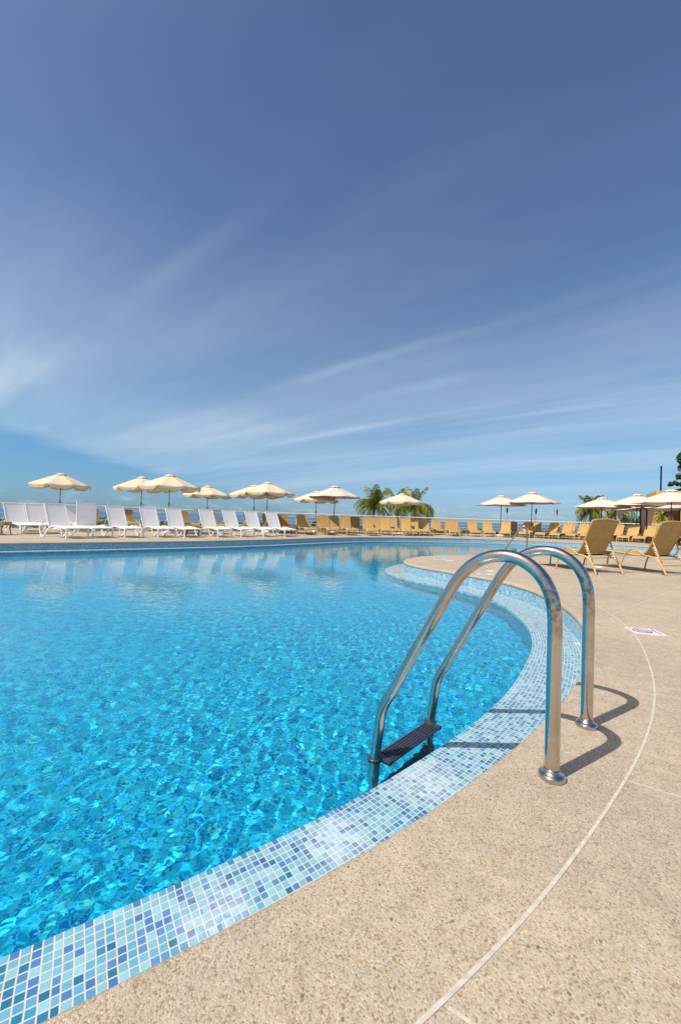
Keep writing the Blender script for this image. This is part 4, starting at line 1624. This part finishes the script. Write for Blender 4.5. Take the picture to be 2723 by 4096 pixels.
# ------------------------------------------------------------------ vegetation
def palm(loc, H, L, nf, seed, lab, lean=0.1, droop=1.0, yellow=0.2, group='coconut palms beyond the railing'):
    rg = random.Random(seed)
    r = empty('palm_tree', loc, 0, lab, 'palm', group)
    top = Vector((lean, 0, H))
    tp = cr([(0, 0, -0.3), (lean * 0.2, 0, H * 0.3), (lean * 0.6, 0, H * 0.7), top], 5)
    MB().tube(tp, [0.16 - 0.06 * i / len(tp) for i in range(len(tp))], 10).build('trunk', M['trunk'], r)
    mb = MB()
    for i in range(nf):
        az = 2 * math.pi * (i * 0.381966) + rg.uniform(-.25, .25)
        lift = rg.uniform(-0.25, 1.35) if i > 2 else rg.uniform(1.2, 1.5)
        ln = L * rg.uniform(0.8, 1.1)
        d = Vector((math.cos(az), math.sin(az), 0))
        p = Vector(top)
        ang = lift
        path = [Vector(p)]
        seg = 12
        for s in range(seg):
            ang -= (0.10 + 0.10 * s / seg) * droop * (1.35 if lift < 1.2 else 0.5)
            p = p + (d * math.cos(ang) + Vector((0, 0, math.sin(ang)))) * ln / seg
            path.append(Vector(p))
        mb.tube(path, [0.022 * (1 - 0.8 * q / seg) for q in range(seg + 1)], 4)
        side = Vector((-d.y, d.x, 0))
        for s in range(2, seg * 4):
            t = s / (seg * 4)
            q = t * seg
            k0 = int(q)
            c = path[k0].lerp(path[min(k0 + 1, seg)], q - k0)
            tan = (path[min(k0 + 1, seg)] - path[k0]).normalized()
            ll = ln * 0.30 * math.sin(math.pi * (0.12 + 0.80 * t)) ** 0.7 * rg.uniform(.85, 1.15)
            for sd in (-1, 1):
                dirn = (side * sd * rg.uniform(.55, .8) + tan * 0.75 + Vector((0, 0, -0.30 - 0.45 * rg.random()))).normalized()
                e1 = c + dirn * ll * 0.55
                e2 = c + dirn * ll + Vector((0, 0, -ll * 0.28))
                wv_ = tan * 0.020 + Vector((0, 0, 0.008))
                b = len(mb.v)
                mb.v.extend([c - wv_ * .5, c + wv_ * .5, e1 + wv_ * .8, e1 - wv_ * .8, e2])
                mb.face((b, b + 1, b + 2, b + 3))
                mb.face((b + 3, b + 2, b + 4))
    mb.build('crown', M['palm'], r)
    return r


def px_at(px, py, D):
    d = ray(px, py)
    k = D / d[1]
    return Vector((d[0] * k, D, HC + d[2] * k))


c = px_at(1497, 2025, 34)
palm((c.x - 0.1, 34, -0.5), c.z + 0.5, 2.2, 30, 3, 'coconut palm beyond the railing, left of the pair at centre', 0.1)
c = px_at(1660, 2032, 33)
palm((c.x, 33, -0.5), c.z + 0.5, 2.4, 38, 8, 'bushy coconut palm right behind the small cream umbrella', -0.05)
c = px_at(1592, 2020, 36)
palm((c.x, 36, -0.6), c.z + 0.6, 1.9, 16, 21, 'thin young palm between the two larger palms at centre', -0.1)
c = px_at(2368, 2052, 31)
palm((c.x, 31, -0.5), c.z + 0.6, 1.55, 26, 5, 'bushy palm behind the blush umbrella, left one of the right group', -0.1)
c = px_at(2470, 2050, 32)
palm((c.x, 32, -0.5), c.z + 0.5, 1.6, 24, 13, 'bushy palm left of the cabana curtain', 0.1)
c = px_at(2650, 2062, 29.5)
palm((c.x, 29.5, -0.4), c.z + 0.4, 0.95, 12, 31, 'small palm in front of the yellow wall', 0.05)


def leafy(loc, blobs, nleaf, size, mat, name, lab, cat, seed, trunk=None, group=None):
    rg = random.Random(seed)
    r = empty(name, loc, 0, lab, cat, group)
    mb = MB()
    for (bx, by, bz, br) in blobs:
        m_ = int(nleaf * br ** 2)
        # a few sub-clumps give light and dark masses with gaps
        cl = []
        for _ in range(max(5, int(12 * br))):
            v = Vector((rg.gauss(0, 1), rg.gauss(0, 1), rg.gauss(0, 1))).normalized() * br * rg.uniform(.35, 1.0)
            cl.append((Vector((bx, by, bz)) + v * Vector((1, 1, .8)).length / 1.6, br * rg.uniform(.22, .42)))
        for _ in range(m_):
            cc, cr_ = cl[rg.randrange(len(cl))]
            v = Vector((rg.gauss(0, 1), rg.gauss(0, 1), rg.gauss(0, .8)))
            p = cc + v.normalized() * cr_ * rg.uniform(.5, 1.0)
            a_ = Vector((rg.gauss(0, 1), rg.gauss(0, 1), rg.gauss(0, .5))).normalized()
            b_ = a_.cross(Vector((rg.gauss(0, 1), rg.gauss(0, 1), rg.gauss(0, 1)))).normalized()
            s = size * rg.uniform(.6, 1.3)
            b = len(mb.v)
            mb.v.extend([p - a_ * s, p + b_ * s * .42, p + a_ * s, p - b_ * s * .42])
            mb.face((b, b + 1, b + 2, b + 3))
    mb.build('crown' if trunk else 'foliage', mat, r)
    if trunk:
        tm = MB()
        tm.tube([(0, 0, -0.3), (trunk[0] * 0.4, 0, trunk[2] * 0.5), trunk[:3]], [trunk[3], trunk[3] * 0.8, trunk[3] * 0.5][:3] if len(trunk) > 3 else 0.1, 10)
        for (bx, by, bz, br) in blobs:
            tm.tube([(trunk[0] * 0.6, 0, trunk[2] * 0.72), ((bx + trunk[0]) / 2, by / 2, (bz + trunk[2]) / 2), (bx, by, bz)], [trunk[3] * .5, trunk[3] * .3, trunk[3] * .1], 6)
        tm.build('trunk', M['trunk'], r)
    return r


def tree_trunk_pt(x, z, r_):
    return (x, 0, z, r_)


c = px_at(2790, 1885, 41)
leafy((c.x, 41, 0), [(-0.9, 0, c.z + 0.9, 1.15), (-0.1, 0.3, c.z + 1.0, 1.5), (-1.0, 0, c.z - 1.15, 0.95), (-1.85, 0.2, c.z - 1.55, 0.62), (0.3, -0.2, c.z - 0.9, 1.5), (1.4, 0, c.z, 1.8)],
      2600, 0.12, M['leaf'], 'broadleaf_tree', 'dark green broadleaf tree above the yellow building at the right edge', 'tree', 9, tree_trunk_pt(0.2, c.z - 0.4, 0.22))
for i, (px, D, hz_, br, sd, lab) in enumerate([(2545, 36, 0.95, 1.25, 1, 'grey green scrub bush seen through the cabana'), (2585, 38, 1.1, 1.5, 2, 'taller scrub bush seen through the cabana, at its right post'),
                                    (2505, 37, 0.8, 1.1, 3, 'scrub bush beside the cabana curtain'), (2440, 36.5, 0.5, 1.1, 4, 'low scrub bush between the two bushy palms')]):
    c = at(px, D)
    leafy((c.x, D, -0.35), [(0, 0, hz_ + 0.2, br), (0.8, 0.2, hz_ * 0.7, br * 0.8)], 1300, 0.09, M['scrub'], 'scrub_bush', lab, 'bush', 40 + sd, group='scrub bushes beyond the railing')
for i, (px, D, s_, lab) in enumerate([(1262, 30.5, 0.55, 'feathery shrub behind the railing left of the dark umbrella pole'), (1322, 31, 0.62, 'feathery shrub behind the railing at the dark umbrella pole'), (200, 21.5, 0.5, 'shrub behind the railing among the white loungers')]):
    c = at(px, D)
    leafy((c.x, D, 0.0), [(0, 0, 0.40, s_), (0.5, 0.1, 0.2, s_ * .7)], 2600, 0.07, M['scrub'], 'shrub', lab, 'shrub', 60 + i, group='shrubs just behind the railing')

# low ground cover strip beyond the deck edge
rg = random.Random(77)
mb = MB()
fp = cr(FENCE, 20)
for i in range(26000):
    k = rg.random() * (len(fp) - 1)
    i0 = int(k)
    p = fp[i0].lerp(fp[min(i0 + 1, len(fp) - 1)], k - i0)
    dist = 0.55 + rg.random() ** 1.4 * 4.2
    hgt = 0.05 + (0.16 + 0.10 * math.sin(p.x * 0.8) + 0.10 * math.sin(p.x * 2.3 + 1)) * rg.random() + dist * 0.035
    q = Vector((p.x + rg.uniform(-.2, .2), p.y + dist, hgt - 0.05))
    a_ = Vector((rg.gauss(0, 1), rg.gauss(0, 1), rg.gauss(0.5, .8))).normalized() * 0.085
    b_ = a_.cross(Vector((rg.gauss(0, 1), rg.gauss(0, 1), rg.gauss(0, 1)))).normalized() * 0.035
    b = len(mb.v)
    mb.v.extend([q - a_, q + b_, q + a_, q - b_])
    mb.face((b, b + 1, b + 2, b + 3))
tag(mb.build('ground_cover', M['grass']), 'low green ground cover growing just behind the railing', 'ground cover', kind='stuff')

# ------------------------------------------------------------------ small things on the deck
# disc fitting beside the near wicker lounger
o_ = empty('deck_fitting', gp(2394, 2270), 0, 'small white disc fitting with a dark stub on the deck by the near wicker lounger', 'deck fitting')
MB().lathe((0, 0, 0), [(0.085, 0.0), (0.085, 0.012), (0.06, 0.022), (0.02, 0.026)], 24).build('disc', M['white_plastic'], o_)
MB().lathe((0, 0, 0.026), [(0.012, 0), (0.012, 0.022)], 10).build('stub', M['black_plastic'], o_)


def text_mesh(body, size, mat, parent, loc, rz, name='lettering', z=0.0068):
    cu = bpy.data.curves.new(name, 'FONT')
    cu.body = body
    cu.size = size
    cu.align_x = 'CENTER'
    cu.align_y = 'CENTER'
    t = bpy.data.objects.new('tmp_text', cu)
    COL.objects.link(t)
    dg = bpy.context.evaluated_depsgraph_get()
    me = bpy.data.meshes.new_from_object(t.evaluated_get(dg))
    bpy.data.objects.remove(t)
    me.name = name
    me.materials.clear()
    me.materials.append(mat)
    o = bpy.data.objects.new(name, me)
    COL.objects.link(o)
    o.parent = parent
    o.location = (loc[0], loc[1], z)
    o.rotation_euler = (0, 0, rz)
    return o


def dive_sign(corners, lab):
    """corners: far-left, far-right, near-right, near-left ground points"""
    P = [Vector((c[0], c[1], 0)) for c in corners]
    cen = sum(P, Vector()) / 4
    ex = ((P[1] - P[0]) + (P[2] - P[3])).normalized()
    ey = Vector((-ex.y, ex.x, 0))
    w = ((P[1] - P[0]).length + (P[2] - P[3]).length) / 2
    h = abs((P[0] - P[3]).dot(ey))
    w, h = max(w, 0.2), max(h, 0.14)
    r = empty('no_diving_sign', cen, math.atan2(ex.y, ex.x), lab, 'deck sign', 'signs set in the deck')
    MB().box((0, 0, 0.003), (w, h, 0.006)).build('plate', M['sign_white'], r)
    R = h * 0.36
    ring = MB()
    n = 40
    cx = -w * 0.10
    ring.grid([[(cx + math.cos(2 * math.pi * k / n) * R * q, math.sin(2 * math.pi * k / n) * R * q, 0.0078) for k in range(n + 1)] for q in (1.0, 0.82)], False)
    ring.box((cx, 0, 0.0073), (R * 1.7, R * 0.16, 0.001), Matrix.Rotation(math.radians(125), 3, 'Z'))
    ring.build('prohibition_ring', M['sign_red'], r)
    wv_ = MB()
    b = 0
    wv_.v.extend([Vector((cx - R * .62, -R * .40, 0.0066)), Vector((cx + R * .62, -R * .40, 0.0066)), Vector((cx + R * .70, 0.1 * R, 0.0066)), Vector((cx + R * .2, 0.22 * R, 0.0066)), Vector((cx - R * .70, 0.1 * R, 0.0066))])
    wv_.face((0, 1, 2, 3, 4))
    wv_.build('water_pictogram', M['sign_blue'], r)
    text_mesh('NO DIVING', h * 0.155, M['sign_ink'], r, (w * 0.36, 0), math.pi / 2)
    text_mesh('NO', h * 0.13, M['sign_ink'], r, (-w * 0.42, h * 0.30), math.pi / 2)
    return r


dive_sign([gp(2509, 2512), gp(2626, 2521), gp(2655, 2544), gp(2532, 2535)], 'white no diving sign with a red ring in the deck right of the ladder')
q = gp(1757, 2237)
ex = Vector((0.93, 0.36, 0))
dive_sign([q + Vector((-.10, .12, 0)), q + Vector((.18, .12, 0)), q + Vector((.12, -.10, 0)), q + Vector((-.14, -.10, 0))], 'white no diving sign near the tip of the promontory')
q = gp(1942, 2297)
dive_sign([q + Vector((-.12, .07, 0)), q + Vector((.13, .06, 0)), q + Vector((.11, -.09, 0)), q + Vector((-.15, -.07, 0))], 'white no diving sign on the promontory seen between the ladder rails')
for i, (px, py, s, z, lab) in enumerate([(1804.5, 2243.5, 0.15, 0, 'small white depth tile beside the sign at the promontory tip'), (1967, 2285.5, 0.15, 0, 'small white depth tile between the two ladder rails'),
                                     (2309, 2577, 0.048, Z_SHELF, 'small white tile on the mosaic ledge left of the far ladder rail')]):
    mb = MB()
    q = gp(px, py, z)
    R = Matrix.Rotation(0.5 if z == 0 else 1.35, 3, 'Z')
    mb.box((0, 0, 0.0035), (s, s * (0.9 if z else 1), 0.005), R)
    o = mb.build('marker_tile', M['sign_white'], loc=q)
    tag(o, lab, 'marker tile')
